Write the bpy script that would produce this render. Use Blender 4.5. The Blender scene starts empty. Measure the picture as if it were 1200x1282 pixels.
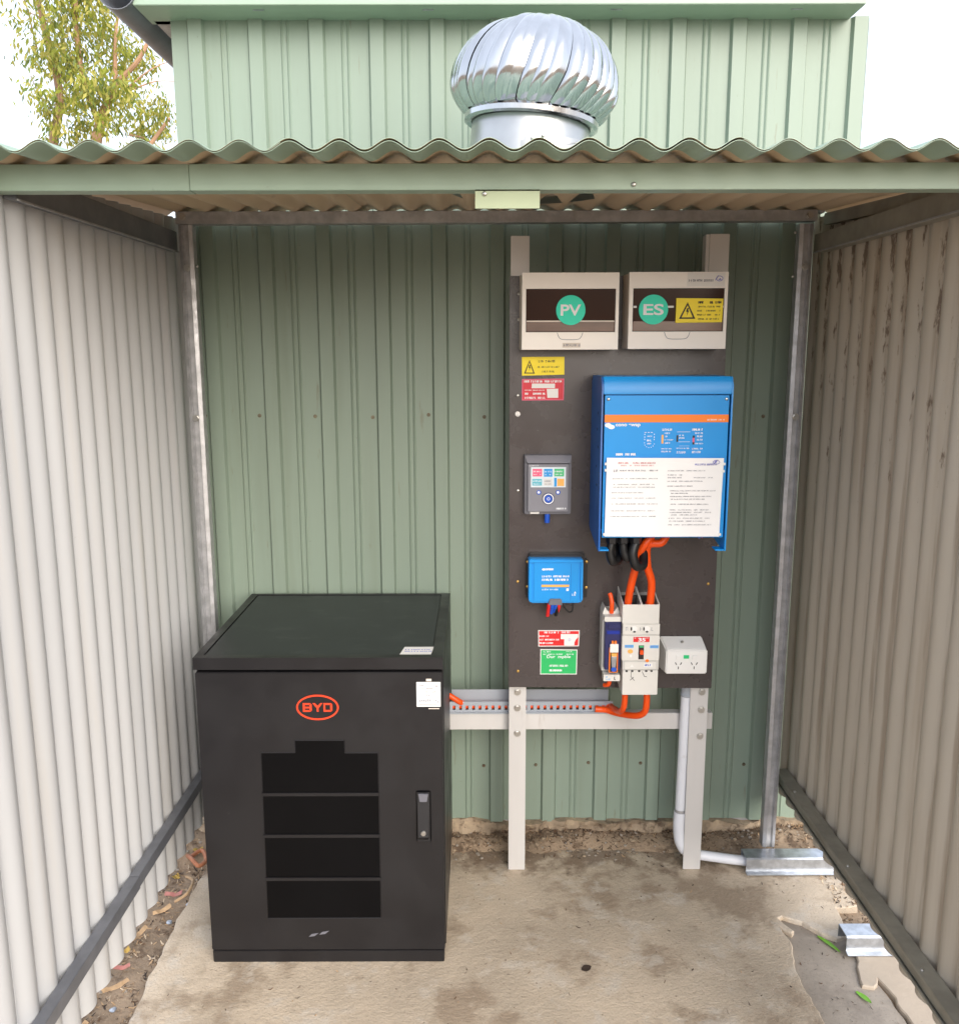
import bpy, bmesh, math, random
from mathutils import Vector, Matrix, noise
random.seed(7)
sc = bpy.context.scene
R = math.radians

# ------------------------------------------------------------------ camera, sky, sun, exposure
CAM = Vector((-0.0231, -2.5297, 1.547)); PITCH, YAW, ROLL, FPX = 0.1821, 0.0008, -0.0022, 1105.9
fw = Vector((math.sin(YAW)*math.cos(PITCH), math.cos(YAW)*math.cos(PITCH), -math.sin(PITCH)))
rt = Vector((math.cos(YAW), -math.sin(YAW), 0)); up = rt.cross(fw)
rt, up = rt*math.cos(ROLL)+up*math.sin(ROLL), up*math.cos(ROLL)-rt*math.sin(ROLL)
cd = bpy.data.cameras.new('camera'); cam = bpy.data.objects.new('camera', cd); sc.collection.objects.link(cam)
cam.matrix_world = Matrix(((rt.x, up.x, -fw.x, CAM.x), (rt.y, up.y, -fw.y, CAM.y), (rt.z, up.z, -fw.z, CAM.z), (0, 0, 0, 1)))
cd.sensor_fit = 'VERTICAL'; cd.sensor_height = 24; cd.lens = 24*FPX/1282; cd.clip_start = .02; cd.clip_end = 2000
sc.camera = cam
SUN_EL, SUN_AZ = R(26), R(155)                      # hazy sun veiled by thin cloud, in front of the shelter and to the right
w = bpy.data.worlds.new('World'); sc.world = w; w.use_nodes = True
wn = w.node_tree.nodes; bg = wn['Background']
sky = wn.new('ShaderNodeTexSky'); sky.sky_type = 'NISHITA'; sky.sun_disc = False
sky.sun_elevation = SUN_EL; sky.sun_rotation = SUN_AZ; sky.air_density = 1.0; sky.dust_density = 3.5; sky.ozone_density = 0.6
veil = wn.new('ShaderNodeMix'); veil.data_type = 'RGBA'; veil.inputs[0].default_value = .6; veil.inputs[7].default_value = (7.0, 7.45, 8.4, 1)   # even veil of thin white cloud
w.node_tree.links.new(sky.outputs[0], veil.inputs[6]); w.node_tree.links.new(veil.outputs[2], bg.inputs[0]); bg.inputs[1].default_value = .10
sl = bpy.data.lights.new('sun', 'SUN'); sl.energy = 1.1; sl.angle = R(50); sl.color = (1, .985, .965)
sun = bpy.data.objects.new('sun', sl); sc.collection.objects.link(sun)
sdir = Vector((math.sin(SUN_AZ)*math.cos(SUN_EL), math.cos(SUN_AZ)*math.cos(SUN_EL), math.sin(SUN_EL)))
sun.rotation_euler = (-sdir).to_track_quat('-Z', 'Y').to_euler(); sun.location = sdir*30
vs = sc.view_settings; vs.view_transform = 'Standard'; vs.look = 'None'; vs.gamma = 1; vs.exposure = 1.45
sc.cycles.max_bounces = 6; sc.cycles.diffuse_bounces = 4; sc.cycles.glossy_bounces = 4

# ------------------------------------------------------------------ materials
def s2l(c): return tuple((v/255/12.92 if v/255 <= .04045 else ((v/255+.055)/1.055)**2.4) for v in c)
MATS = {}
def mat(name, rgb, rough=.5, metal=0, var=.10, vs_=6, bump=0, bs=80, stretch=(1, 1, 1), spots=None, streak=None, rvar=0, spec=.5, coat=0, emit=0, spots2=None, dent=0):
    """rgb in sRGB bytes. spots/streak = (rgb, amount, scale, lo, hi, stretch)"""
    m = bpy.data.materials.new(name); m.use_nodes = True; nt = m.node_tree; N = nt.nodes; L = nt.links
    b = N['Principled BSDF']; b.inputs['Roughness'].default_value = rough; b.inputs['Metallic'].default_value = metal
    b.inputs['Specular IOR Level'].default_value = spec; b.inputs['Coat Weight'].default_value = coat
    tc = N.new('ShaderNodeTexCoord'); oi = N.new('ShaderNodeObjectInfo')
    off = N.new('ShaderNodeVectorMath'); off.operation = 'MULTIPLY_ADD'
    cmb = N.new('ShaderNodeCombineXYZ')
    for i in range(3): L.new(oi.outputs['Random'], cmb.inputs[i])
    off.inputs[1].default_value = (11, 17, 5); L.new(cmb.outputs[0], off.inputs[0]); L.new(tc.outputs['Object'], off.inputs[2])
    def nz(scale, st, detail=3, rg=.6):
        mp = N.new('ShaderNodeMapping'); mp.inputs['Scale'].default_value = st; L.new(off.outputs[0], mp.inputs[0])
        n = N.new('ShaderNodeTexNoise'); n.inputs['Scale'].default_value = scale; n.inputs['Detail'].default_value = detail; n.inputs['Roughness'].default_value = rg
        L.new(mp.outputs[0], n.inputs[0]); return n.outputs['Fac']
    def ramp(f, lo, hi, a, c):
        r = N.new('ShaderNodeMapRange'); r.inputs[1].default_value = lo; r.inputs[2].default_value = hi; r.inputs[3].default_value = a; r.inputs[4].default_value = c
        r.interpolation_type = 'SMOOTHSTEP'; L.new(f, r.inputs[0]); return r.outputs[0]
    base = s2l(rgb)
    f1 = nz(vs_, stretch)
    mx = N.new('ShaderNodeMix'); mx.data_type = 'RGBA'; L.new(ramp(f1, .3, .7, 0, 1), mx.inputs[0])
    mx.inputs[6].default_value = tuple(v*(1-var) for v in base)+(1,); mx.inputs[7].default_value = tuple(min(1, v*(1+var)) for v in base)+(1,)
    col = mx.outputs[2]
    for sp in (spots, streak, spots2):
        if not sp: continue
        c, amt, scale, lo, hi, st = sp
        f = ramp(nz(scale, st, 4, .65), lo, hi, 0, amt)
        m2 = N.new('ShaderNodeMix'); m2.data_type = 'RGBA'; L.new(f, m2.inputs[0]); L.new(col, m2.inputs[6]); m2.inputs[7].default_value = s2l(c)+(1,); col = m2.outputs[2]
    L.new(col, b.inputs['Base Color'])
    if rvar: L.new(ramp(nz(vs_*2.3, stretch), .3, .7, max(.02, rough-rvar), min(1, rough+rvar)), b.inputs['Roughness'])
    prev = None
    if bump:
        bp = N.new('ShaderNodeBump'); bp.inputs['Strength'].default_value = min(1, bump); bp.inputs['Distance'].default_value = .004
        L.new(nz(bs, stretch, 4, .7), bp.inputs['Height']); prev = bp.outputs[0]
    if dent:
        bp = N.new('ShaderNodeBump'); bp.inputs['Strength'].default_value = 1; bp.inputs['Distance'].default_value = dent
        L.new(nz(3.2, (1, 1, .5), 2, .5), bp.inputs['Height'])
        if prev: L.new(prev, bp.inputs['Normal'])
        prev = bp.outputs[0]
    if prev: L.new(prev, b.inputs['Normal'])
    if emit: b.inputs['Emission Color'].default_value = base+(1,); b.inputs['Emission Strength'].default_value = emit
    MATS[name] = m; return m
one = (1, 1, 1); V = (1, 1, .06)
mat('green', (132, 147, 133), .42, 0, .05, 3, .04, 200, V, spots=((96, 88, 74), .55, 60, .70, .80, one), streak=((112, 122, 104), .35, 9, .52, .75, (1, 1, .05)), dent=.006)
mat('green_trim', (152, 172, 153), .4, 0, .05, 4, .03, 150, (1, .2, 1), spots=((110, 112, 96), .4, 35, .70, .8, one), dent=.004)
mat('green_plate', (172, 184, 150), .45, 0, .05, 8)
mat('underside', (208, 184, 154), .5, 0, .08, 5, .04, 120, (1, .2, 1), spots=((96, 78, 60), .5, 14, .62, .8, (1, .25, 1)))
mat('cream', (188, 189, 190), .45, 0, .05, 3, .03, 150, V, spots=((150, 138, 120), .35, 45, .70, .8, one), streak=((186, 176, 160), .3, 10, .5, .75, (1, 1, .05)), dent=.006)
mat('cream_stained', (186, 176, 160), .5, 0, .07, 3, .05, 150, V, streak=((150, 132, 110), .45, 9, .5, .72, (1, 1, .06)), dent=.006, spots2=((110, 92, 74), .6, 130, .70, .76, one))
mat('galv', (176, 176, 178), .40, .5, .16, 30, .05, 90, one, spots=((128, 122, 116), .4, 18, .58, .8, (1, 1, .3)), rvar=.1)
mat('galv_bright', (184, 189, 196), .34, .8, .16, 40, .06, 90, one, spots=((140, 138, 136), .6, 40, .66, .8, one))
mat('rail_dark', (116, 118, 124), .42, .3, .14, 14, .05, 60, one, spots=((120, 116, 108), .5, 30, .62, .8, (1, .2, 1)))
mat('rail_olive', (148, 144, 132), .42, .3, .14, 14, .05, 60, one, spots=((128, 120, 106), .55, 30, .60, .78, (1, .2, 1)))
mat('alu', (210, 208, 206), .4, .25, .05, 8, .03, 200, (1, 1, .1), spots=((160, 148, 136), .35, 20, .62, .8, (1, 1, .2)))
mat('bolt', (190, 188, 184), .3, .9, .1)
mat('screw_rust', (112, 104, 86), .6, .2, .3, 60, spots=((96, 62, 40), .8, 90, .5, .65, one)); mat('brass', (200, 160, 90), .35, .8, .1)
mat('chrome', (192, 194, 197), .17, 1, .08, 20, .10, 30, (1, 1, .3), rvar=.09, dent=.012)
mat('chrome_dull', (186, 186, 184), .34, 1, .06, 12, .02, 60, one, spots=((170, 160, 148), .4, 14, .6, .8, one))
mat('board', (66, 59, 59), .28, 0, .10, 5, .03, 250, one, spots=((84, 74, 66), .10, 8, .5, .85, one), spec=.7, rvar=.05)
mat('concrete', (190, 174, 153), .82, 0, .14, 3.6, .8, 75, one, spots=((144, 125, 104), .7, 4.6, .50, .64, one), streak=((202, 192, 178), .65, 8, .52, .66, one), spots2=((84, 70, 58), .75, 70, .67, .75, one))
mat('concrete_grey', (152, 142, 130), .75, 0, .12, 5, .4, 60, one, spots=((126, 116, 106), .6, 7, .5, .68, one), spots2=((84, 74, 64), .5, 110, .72, .78, one))
mat('concrete_pale', (178, 164, 147), .8, 0, .08, 6, .35, 80, one, spots=((168, 150, 128), .5, 9, .55, .75, one), spots2=((110, 92, 74), .7, 120, .68, .76, one))
mat('footing', (156, 138, 116), .9, 0, .22, 16, 1, 45, one, spots=((80, 62, 48), .8, 22, .5, .66, one), streak=((186, 166, 136), .6, 12, .56, .7, one))
mat('dirt', (150, 130, 108), .95, 0, .25, 9, 1, 60, one, spots=((78, 60, 46), .8, 18, .48, .68, one), streak=((176, 156, 132), .5, 40, .58, .7, one))
for n_, c in (('litter_brown', (96, 72, 52)), ('litter_tan', (168, 140, 108)), ('litter_dark', (56, 44, 36)), ('litter_pale', (196, 176, 150))): mat(n_, c, .8, 0, .25, 30)
mat('black_coat', (22, 21, 24), .40, 0, .08, 4, .05, 400, one, spots=((70, 68, 66), .35, 30, .68, .8, one), spec=.5, rvar=.07)
mat('black_top', (35, 39, 41), .45, 0, .12, 7, .04, 300, one, spots=((66, 70, 68), .5, 9, .52, .75, (1, 2, 1)), spec=.5)
mat('black_glass', (9, 9, 11), .3, 0, .1, 5, 0, spots=((20, 20, 22), .4, 12, .6, .8, one), spec=.12)
mat('black_plastic', (30, 30, 33), .35, 0, .1, 9)
mat('black_rubber', (24, 24, 25), .42, 0, .12, 20)
mat('logo_red', (226, 66, 34), .4, 0, .04)
mat('white_label', (232, 230, 226), .5, 0, .03)
mat('paper', (240, 239, 238), .6, 0, .02)
mat('ink', (120, 120, 132), .7, 0, .2, 40); mat('ink_dark', (52, 48, 46), .7, 0, .1, 40); mat('ink_red', (206, 120, 128), .7, 0, .1); mat('ink_blue', (130, 130, 196), .7)
mat('white_print', (236, 238, 240), .5, 0, .02)
mat('box_cream', (248, 242, 234), .4, 0, .03, 4)
mat('box_side', (218, 207, 194), .45, 0, .03, 4)
mat('smoke_window', (56, 33, 24), .12, 0, .15, 3, 0, spec=.07)
mat('smoke_low', (112, 84, 70), .2, 0, .2, 6, 0, stretch=(1, 1, 4))
mat('teal', (10, 222, 186), .45, 0, .02)
mat('yellow', (252, 226, 26), .45, 0, .03)
mat('sign_red', (214, 40, 58), .45, 0, .06); mat('sign_red2', (216, 34, 36), .45, 0, .05); mat('sign_green', (40, 184, 100), .45, 0, .04)
mat('blue', (14, 146, 224), .38, 0, .04, 4, .02, 400); mat('blue_shade_seam', (12, 92, 172), .4, 0, .05, 4); mat('blue_deep', (14, 44, 150), .4, 0, .1)
mat('orange_stripe', (246, 128, 34), .45, 0, .03)
mat('orange_cable', (240, 82, 14), .4, 0, .05, 14); mat('red_cable', (206, 40, 40), .4, 0, .05); mat('blue_cable', (30, 84, 190), .4, 0, .05); mat('light_blue', (90, 166, 222), .45, 0, .05)
mat('grey_case', (104, 104, 112), .42, 0, .05, 8); mat('grey_face', (124, 124, 132), .4, 0, .05, 8); mat('screen', (214, 224, 230), .25, 0, .03)
for n_, c in (('tile_pink', (226, 96, 130)), ('tile_blue', (44, 148, 214)), ('tile_green', (70, 182, 120)), ('tile_cyan', (96, 182, 200)), ('tile_grey', (206, 206, 204)), ('tile_orange', (240, 176, 92))): mat(n_, c, .3, 0, .05)
mat('breaker', (216, 213, 206), .42, 0, .03, 8); mat('breaker_grey', (196, 194, 188), .42, 0, .03, 8); mat('navy', (40, 42, 92), .35, 0, .08, 10)
mat('outlet', (234, 232, 228), .35, 0, .02); mat('slot_dark', (40, 36, 36), .6, 0, .1); mat('green_light', (40, 196, 120), .4, 0, .05)
mat('trunking', (158, 164, 172), .5, 0, .05, 8); mat('conduit', (222, 224, 230), .38, 0, .03, 6, spots=((170, 166, 160), .4, 20, .64, .8, one)); 
mat('scrap_pink', (160, 104, 98), .6, 0, .2, 30, spots=((140, 110, 90), .7, 40, .5, .7, one)); mat('scrap_yellow', (176, 146, 70), .6, 0, .2, 30, spots=((140, 116, 80), .7, 40, .5, .7, one)); mat('scrap_orange', (172, 112, 80), .6, 0, .2, 30, spots=((150, 110, 80), .7, 40, .55, .7, one))
mat('leaf_fresh', (112, 172, 40), .5, 0, .15, 20)
mat('bark', (176, 140, 112), .8, 0, .25, 3, .5, 8, (1, 1, .2), spots=((92, 62, 44), .7, 3, .55, .7, (1, 1, .3)))
def leaf_mat(n_, c):
    m = mat(n_, c, .55, 0, .25, 3); nt = m.node_tree; b = nt.nodes['Principled BSDF']; out = nt.nodes['Material Output']
    t = nt.nodes.new('ShaderNodeBsdfTranslucent'); ad = nt.nodes.new('ShaderNodeMixShader'); ad.inputs[0].default_value = .45
    src = b.inputs['Base Color'].links[0].from_socket; nt.links.new(src, t.inputs[0])
    nt.links.new(b.outputs[0], ad.inputs[1]); nt.links.new(t.outputs[0], ad.inputs[2]); nt.links.new(ad.outputs[0], out.inputs[0])
leaf_mat('leaf_a', (152, 160, 62)); leaf_mat('leaf_b', (186, 180, 92)); leaf_mat('leaf_c', (120, 136, 70))
def stain(name, rgb, scale, st, lo, hi, axis, a0, a1, amt, axis2=None, b0=0, b1=1):
    """stain with an outline of its own, kept to where it collects on the thing (valleys, soil splash)"""
    nt = MATS[name].node_tree; N = nt.nodes; L = nt.links; b = N['Principled BSDF']; src = b.inputs['Base Color'].links[0].from_socket
    tc = N.new('ShaderNodeTexCoord'); mp = N.new('ShaderNodeMapping'); mp.inputs['Scale'].default_value = st; L.new(tc.outputs['Object'], mp.inputs[0])
    n = N.new('ShaderNodeTexNoise'); n.inputs['Scale'].default_value = scale; n.inputs['Detail'].default_value = 4; n.inputs['Roughness'].default_value = .68; L.new(mp.outputs[0], n.inputs[0])
    def mr(sock, i0, i1, o0=0, o1=1):
        q = N.new('ShaderNodeMapRange'); q.interpolation_type = 'SMOOTHSTEP'
        if i0 > i1: i0, i1, o0, o1 = i1, i0, o1, o0
        for k, v in enumerate((i0, i1, o0, o1)): q.inputs[k+1].default_value = v
        L.new(sock, q.inputs[0]); return q.outputs[0]
    sx = N.new('ShaderNodeSeparateXYZ'); L.new(tc.outputs['Object'], sx.inputs[0])
    m = N.new('ShaderNodeMath'); m.operation = 'MULTIPLY'; L.new(mr(sx.outputs[axis], a0, a1), m.inputs[0])
    if axis2 is None: m.inputs[1].default_value = 1
    else: L.new(mr(sx.outputs[axis2], b0, b1), m.inputs[1])
    # the mask shifts the threshold, so the stain thins out in flecks instead of fading
    th = N.new('ShaderNodeMath'); th.operation = 'MULTIPLY_ADD'; th.inputs[1].default_value = .30; L.new(m.outputs[0], th.inputs[0]); L.new(n.outputs['Fac'], th.inputs[2])
    f = mr(th.outputs[0], lo, hi, 0, amt); mx = N.new('ShaderNodeMix'); mx.data_type = 'RGBA'; L.new(f, mx.inputs[0]); L.new(src, mx.inputs[6]); mx.inputs[7].default_value = s2l(rgb)+(1,); L.new(mx.outputs[2], b.inputs['Base Color'])
stain('cream_stained', (88, 66, 48), 60, (1, 1, .25), .76, .88, 0, -.0158, -.008, .8, 2, .5, 1.75); stain('cream_stained', (124, 104, 82), 26, (1, 1, .06), .70, .95, 0, -.0158, -.006, .5)
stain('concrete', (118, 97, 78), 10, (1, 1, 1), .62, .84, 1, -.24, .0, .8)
stain('concrete', (116, 100, 84), 210, (1, 1, 1), .88, .97, 1, -9, -8, .6); stain('concrete', (214, 202, 186), 150, (1, 1, 1), .90, 1.0, 1, -9, -8, .5); stain('concrete_grey', (108, 98, 88), 200, (1, 1, 1), .88, .97, 1, -9, -8, .5)
stain('green', (112, 104, 84), 55, (1, 1, .10), .93, 1.02, 1, -.0045, -.001, .5)

# ------------------------------------------------------------------ mesh helpers
C = sc.collection
ORG = {}                                                    # world origin of every object
class G:
    def __init__(s): s.v = []; s.f = []; s.mi = []; s.cur = 0
    def add(s, vs, fs):
        o = len(s.v); s.v += [tuple(p) for p in vs]; s.f += [tuple(i+o for i in f) for f in fs]; s.mi += [s.cur]*len(fs); return s
    def box(s, x0, x1, y0, y1, z0, z1):
        return s.add([(x0, y0, z0), (x1, y0, z0), (x1, y1, z0), (x0, y1, z0), (x0, y0, z1), (x1, y0, z1), (x1, y1, z1), (x0, y1, z1)],
                     [(0, 3, 2, 1), (4, 5, 6, 7), (0, 1, 5, 4), (1, 2, 6, 5), (2, 3, 7, 6), (3, 0, 4, 7)])
    def hexa(s, a, b):                                      # a, b: two matching quads
        return s.add(list(a)+list(b), [(3, 2, 1, 0), (4, 5, 6, 7), (0, 1, 5, 4), (1, 2, 6, 5), (2, 3, 7, 6), (3, 0, 4, 7)])
    def prism(s, poly, fa, fb):                             # polygon of 2-D points mapped by fa and fb to its two ends
        n = len(poly); return s.add([fa(*p) for p in poly]+[fb(*p) for p in poly], [tuple(range(n))[::-1], tuple(range(n, 2*n))]+[(i, (i+1) % n, n+(i+1) % n, n+i) for i in range(n)])
    def xz(s, poly, y0, y1): return s.prism(poly, lambda x, z: (x, y0, z), lambda x, z: (x, y1, z))
    def xy(s, poly, z0, z1): return s.prism(poly, lambda x, y: (x, y, z0), lambda x, y: (x, y, z1))
    def yz(s, poly, x0, x1): return s.prism(poly, lambda y, z: (x0, y, z), lambda y, z: (x1, y, z))
    def disc(s, x, z, rx, rz, y0, y1, n=40): return s.xz([(x+rx*math.cos(2*math.pi*i/n), z+rz*math.sin(2*math.pi*i/n)) for i in range(n)], y0, y1)
    def ring(s, x, z, rx, rz, t, y0, y1, n=48):
        vs = []; 
        for (k, y) in ((0, y0), (1, y0), (1, y1), (0, y1)):
            for i in range(n):
                a = 2*math.pi*i/n; vs.append((x+(rx-k*t)*math.cos(a), y, z+(rz-k*t)*math.sin(a)))
        fs = [(q*n+i, q*n+(i+1) % n, ((q+1) % 4)*n+(i+1) % n, ((q+1) % 4)*n+i) for q in range(4) for i in range(n)]
        return s.add(vs, fs)
    def tube(s, pts, r, n=12, sub=6, caps=True):
        P = [Vector(p) for p in pts]; Q = []
        if sub > 1 and len(P) > 2:
            for i in range(len(P)-1):
                a = P[max(0, i-1)]; b = P[i]; c = P[i+1]; d = P[min(len(P)-1, i+2)]
                for k in range(sub):
                    t = k/sub; Q.append(.5*((2*b)+(c-a)*t+(2*a-5*b+4*c-d)*t*t+(3*b-a-3*c+d)*t**3))
            Q.append(P[-1])
        else: Q = P
        rs = r if isinstance(r, (list, tuple)) else None
        nrm = None; o = len(s.v); vs = []
        for i, q in enumerate(Q):
            t = (Q[min(i+1, len(Q)-1)]-Q[max(0, i-1)]).normalized()
            if nrm is None:
                nrm = t.orthogonal().normalized()
            nrm = (nrm-t*nrm.dot(t)).normalized(); bn = t.cross(nrm)
            if rs: u = i/(len(Q)-1)*(len(rs)-1); k = min(int(u), len(rs)-2); rr = rs[k]+(rs[k+1]-rs[k])*(u-k)
            else: rr = r
            for j in range(n):
                a = 2*math.pi*j/n; vs.append(q+nrm*rr*math.cos(a)+bn*rr*math.sin(a))
        m = len(Q); fs = [(i*n+j, i*n+(j+1) % n, (i+1)*n+(j+1) % n, (i+1)*n+j) for i in range(m-1) for j in range(n)]
        if caps: fs += [tuple(range(n))[::-1], tuple(range((m-1)*n, m*n))]
        return s.add(vs, fs)
    def lathe(s, prof, cx, cy, n=32):                       # prof: list of (r, z)
        m = len(prof); vs = [(cx+r*math.cos(2*math.pi*j/n), cy+r*math.sin(2*math.pi*j/n), z) for r, z in prof for j in range(n)]
        return s.add(vs, [(i*n+j, i*n+(j+1) % n, (i+1)*n+(j+1) % n, (i+1)*n+j) for i in range(m-1) for j in range(n)])
    def sweep(s, prof, t, fa, fb, cut=1):                   # thin folded sheet: open profile polyline, thickness t, mapped to both ends
        n = len(prof); off = []
        for i in range(n):
            a = Vector(prof[max(0, i-1)]); b = Vector(prof[min(n-1, i+1)]); d = (b-a).normalized(); off.append((prof[i][0]-d.y*t, prof[i][1]+d.x*t))
        loop = list(prof)+off[::-1]; m = 2*n; vs = []
        for k in range(cut+1):
            u = k/cut
            for p in loop: vs.append(Vector(fa(*p))*(1-u)+Vector(fb(*p))*u)
        fs = [(k*m+i, k*m+(i+1) % m, (k+1)*m+(i+1) % m, (k+1)*m+i) for k in range(cut) for i in range(m)]
        e = cut*m
        for i in range(n-1): fs += [(i, 2*n-1-i, 2*n-2-i, i+1), (e+i, e+i+1, e+2*n-2-i, e+2*n-1-i)]
        return s.add(vs, fs)
    def mesh(s, name, mats, org, bevel=0, smooth=True, seg=2):
        me = bpy.data.meshes.new(name); me.from_pydata([(p[0]-org[0], p[1]-org[1], p[2]-org[2]) for p in s.v], [], s.f)
        for m in (mats if isinstance(mats, (list, tuple)) else [mats]): me.materials.append(MATS[m])
        me.polygons.foreach_set('material_index', s.mi)
        bm = bmesh.new(); bm.from_mesh(me); bmesh.ops.recalc_face_normals(bm, faces=bm.faces)
        if bevel:
            es = [e for e in bm.edges if len(e.link_faces) == 2 and e.calc_face_angle(0) > .5]
            bmesh.ops.bevel(bm, geom=es, offset=bevel, segments=seg, affect='EDGES', clamp_overlap=True)
        bm.to_mesh(me); bm.free()
        if smooth:
            me.polygons.foreach_set('use_smooth', [True]*len(me.polygons)); me.set_sharp_from_angle(angle=R(34))
        return me
    def build(s, name, mats, parent=None, org=None, **kw):
        o_ = ORG[parent.name] if parent else Vector(org or (0, 0, 0))
        ob = bpy.data.objects.new(name, s.mesh(name, mats, o_, **kw)); C.objects.link(ob); ORG[ob.name] = Vector(o_)
        if parent: ob.parent = parent
        else: ob.location = o_
        return ob
def tag(o, label=None, cat=None, group=None, kind=None):
    if label: o['label'] = label
    if cat: o['category'] = cat
    if group: o['group'] = group
    if kind: o['kind'] = kind
    return o
def thing(name, loc, label, cat, group=None):
    o = bpy.data.objects.new(name, None); o.empty_display_size = .1; C.objects.link(o); o.location = loc; ORG[o.name] = Vector(loc)
    return tag(o, label, cat, group)
def inst(me, name, loc, parent, rot=None):
    o = bpy.data.objects.new(name, me); C.objects.link(o); o.parent = parent; o.location = Vector(loc)-ORG[parent.name]
    if rot: o.rotation_euler = rot
    ORG[o.name] = Vector(loc); return o
def text(st, x, y, z, h, m, parent, name='lettering', align='CENTER', width=None, bold=0, ext=.0004):
    cu = bpy.data.curves.new('t', 'FONT'); cu.body = st; cu.size = 1; cu.align_x = 'LEFT'; cu.offset = bold; cu.extrude = 0
    tmp = bpy.data.objects.new('t', cu); C.objects.link(tmp); me = bpy.data.meshes.new_from_object(tmp)
    bpy.data.objects.remove(tmp); xs = [v.co.x for v in me.vertices]; ys = [v.co.y for v in me.vertices]
    sx = h/(max(ys)-min(ys)); sz = sx
    if width: sx = width/(max(xs)-min(xs))
    W = (max(xs)-min(xs))*sx; x0 = x-(W/2 if align == 'CENTER' else 0); o_ = ORG[parent.name]
    for v in me.vertices: v.co = Vector((x0+(v.co.x-min(xs))*sx, y, z-h/2+(v.co.y-min(ys))*sz))-o_
    me.name = name; me.materials.clear(); me.materials.append(MATS[m])
    ob = bpy.data.objects.new(name, me); C.objects.link(ob); ob.parent = parent; ORG[ob.name] = o_
    return ob
rnd = random.Random(11)
def scrib(g, x0, x1, z, h, y, dens=.9, bold=.22):          # a line of tiny unreadable print: letter-like strokes in words
    x = x0; q = h*.78
    while x < x1-q*.5:
        for _ in range(rnd.randint(2, 7)):
            if x > x1-q*.5: break
            t = h*bold; k = rnd.random()
            g.add([(x, y, z-h/2), (x+t, y, z-h/2), (x+t, y, z+h/2), (x, y, z+h/2)], [(0, 1, 2, 3)])
            if k < .7:
                zz = rnd.choice((-h/2, h/2-t, -t/2)); g.add([(x+t, y, z+zz), (x+q*.6, y, z+zz), (x+q*.6, y, z+zz+t), (x+t, y, z+zz+t)], [(0, 1, 2, 3)])
            if k > .45: g.add([(x+q*.6, y, z-h/2*rnd.random()), (x+q*.6+t, y, z-h/2), (x+q*.6+t, y, z+h/2), (x+q*.6, y, z+h/2)], [(0, 1, 2, 3)])
            x += q*1.05
        x += q*(.8 if rnd.random() < dens else 3)
    return g
def dome(r, h, n=12): 
    g = G(); prof = [(r, 0), (r, -h*.4), (r*.8, -h*.8), (r*.4, -h), (.0001, -h)]; m = len(prof)
    g.add([(rr*math.cos(2*math.pi*j/n), yy, rr*math.sin(2*math.pi*j/n)) for rr, yy in prof for j in range(n)],
          [(i*n+j, i*n+(j+1) % n, (i+1)*n+(j+1) % n, (i+1)*n+j) for i in range(m-1) for j in range(n)])
    return g
def hexbolt(r, h):
    g = G(); g.xz([(1.35*r*math.cos(2*math.pi*i/20), 1.35*r*math.sin(2*math.pi*i/20)) for i in range(20)], 0, -h*.3)
    g.xz([(r*math.cos(math.pi*i/3), r*math.sin(math.pi*i/3)) for i in range(6)], -h*.3, -h); return g
SCREW = dome(.0042, .004).mesh('screw', 'bolt', (0, 0, 0)); SCREW_GREEN = hexbolt(.0042, .005).mesh('screw', 'screw_rust', (0, 0, 0), smooth=False)
BRASS = dome(.0042, .003).mesh('screw', 'brass', (0, 0, 0)); BOLT = hexbolt(.0075, .007).mesh('bolt', 'bolt', (0, 0, 0), smooth=False)
BIGSCREW = dome(.0075, .005).mesh('screw', 'white_label', (0, 0, 0))
fbm = lambda x, y, s: noise.fractal(Vector((x*s, y*s, 1.7)), 1.0, 2.0, 4)

# ------------------------------------------------------------------ ground and floor
n = 230; A_, K_ = .30, 7.2; g = G()
def gz(x, y):
    z = -.03+.010*fbm(x, y, 4)+.006*fbm(x, y, 22)
    if -1.6 < x < 1.8 and y < .4:
        t = min(1, max(0, (y+.075+.03*fbm(x, 3, 5))/.13)); z += .052*t*t*(3-2*t)
        z += .014*max(0, 1-abs(abs(x+.02)-.99)/.15)*(1 if y < .1 else 0)
    r = math.hypot(x, y)
    if r > 12: z += .35*fbm(x, y, .06)*min(1, (r-12)/40)
    return z
cs = [A_*math.sinh(K_*(2*i/(n-1)-1)) for i in range(n)]
for y in cs:
    for x in cs: g.v.append((x, y-.35, gz(x, y-.35)))
g.f = [(j*n+i, j*n+i+1, (j+1)*n+i+1, (j+1)*n+i) for j in range(n-1) for i in range(n-1)]; g.mi = [0]*len(g.f)
tag(g.build('ground', 'dirt'), kind='structure')
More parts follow.
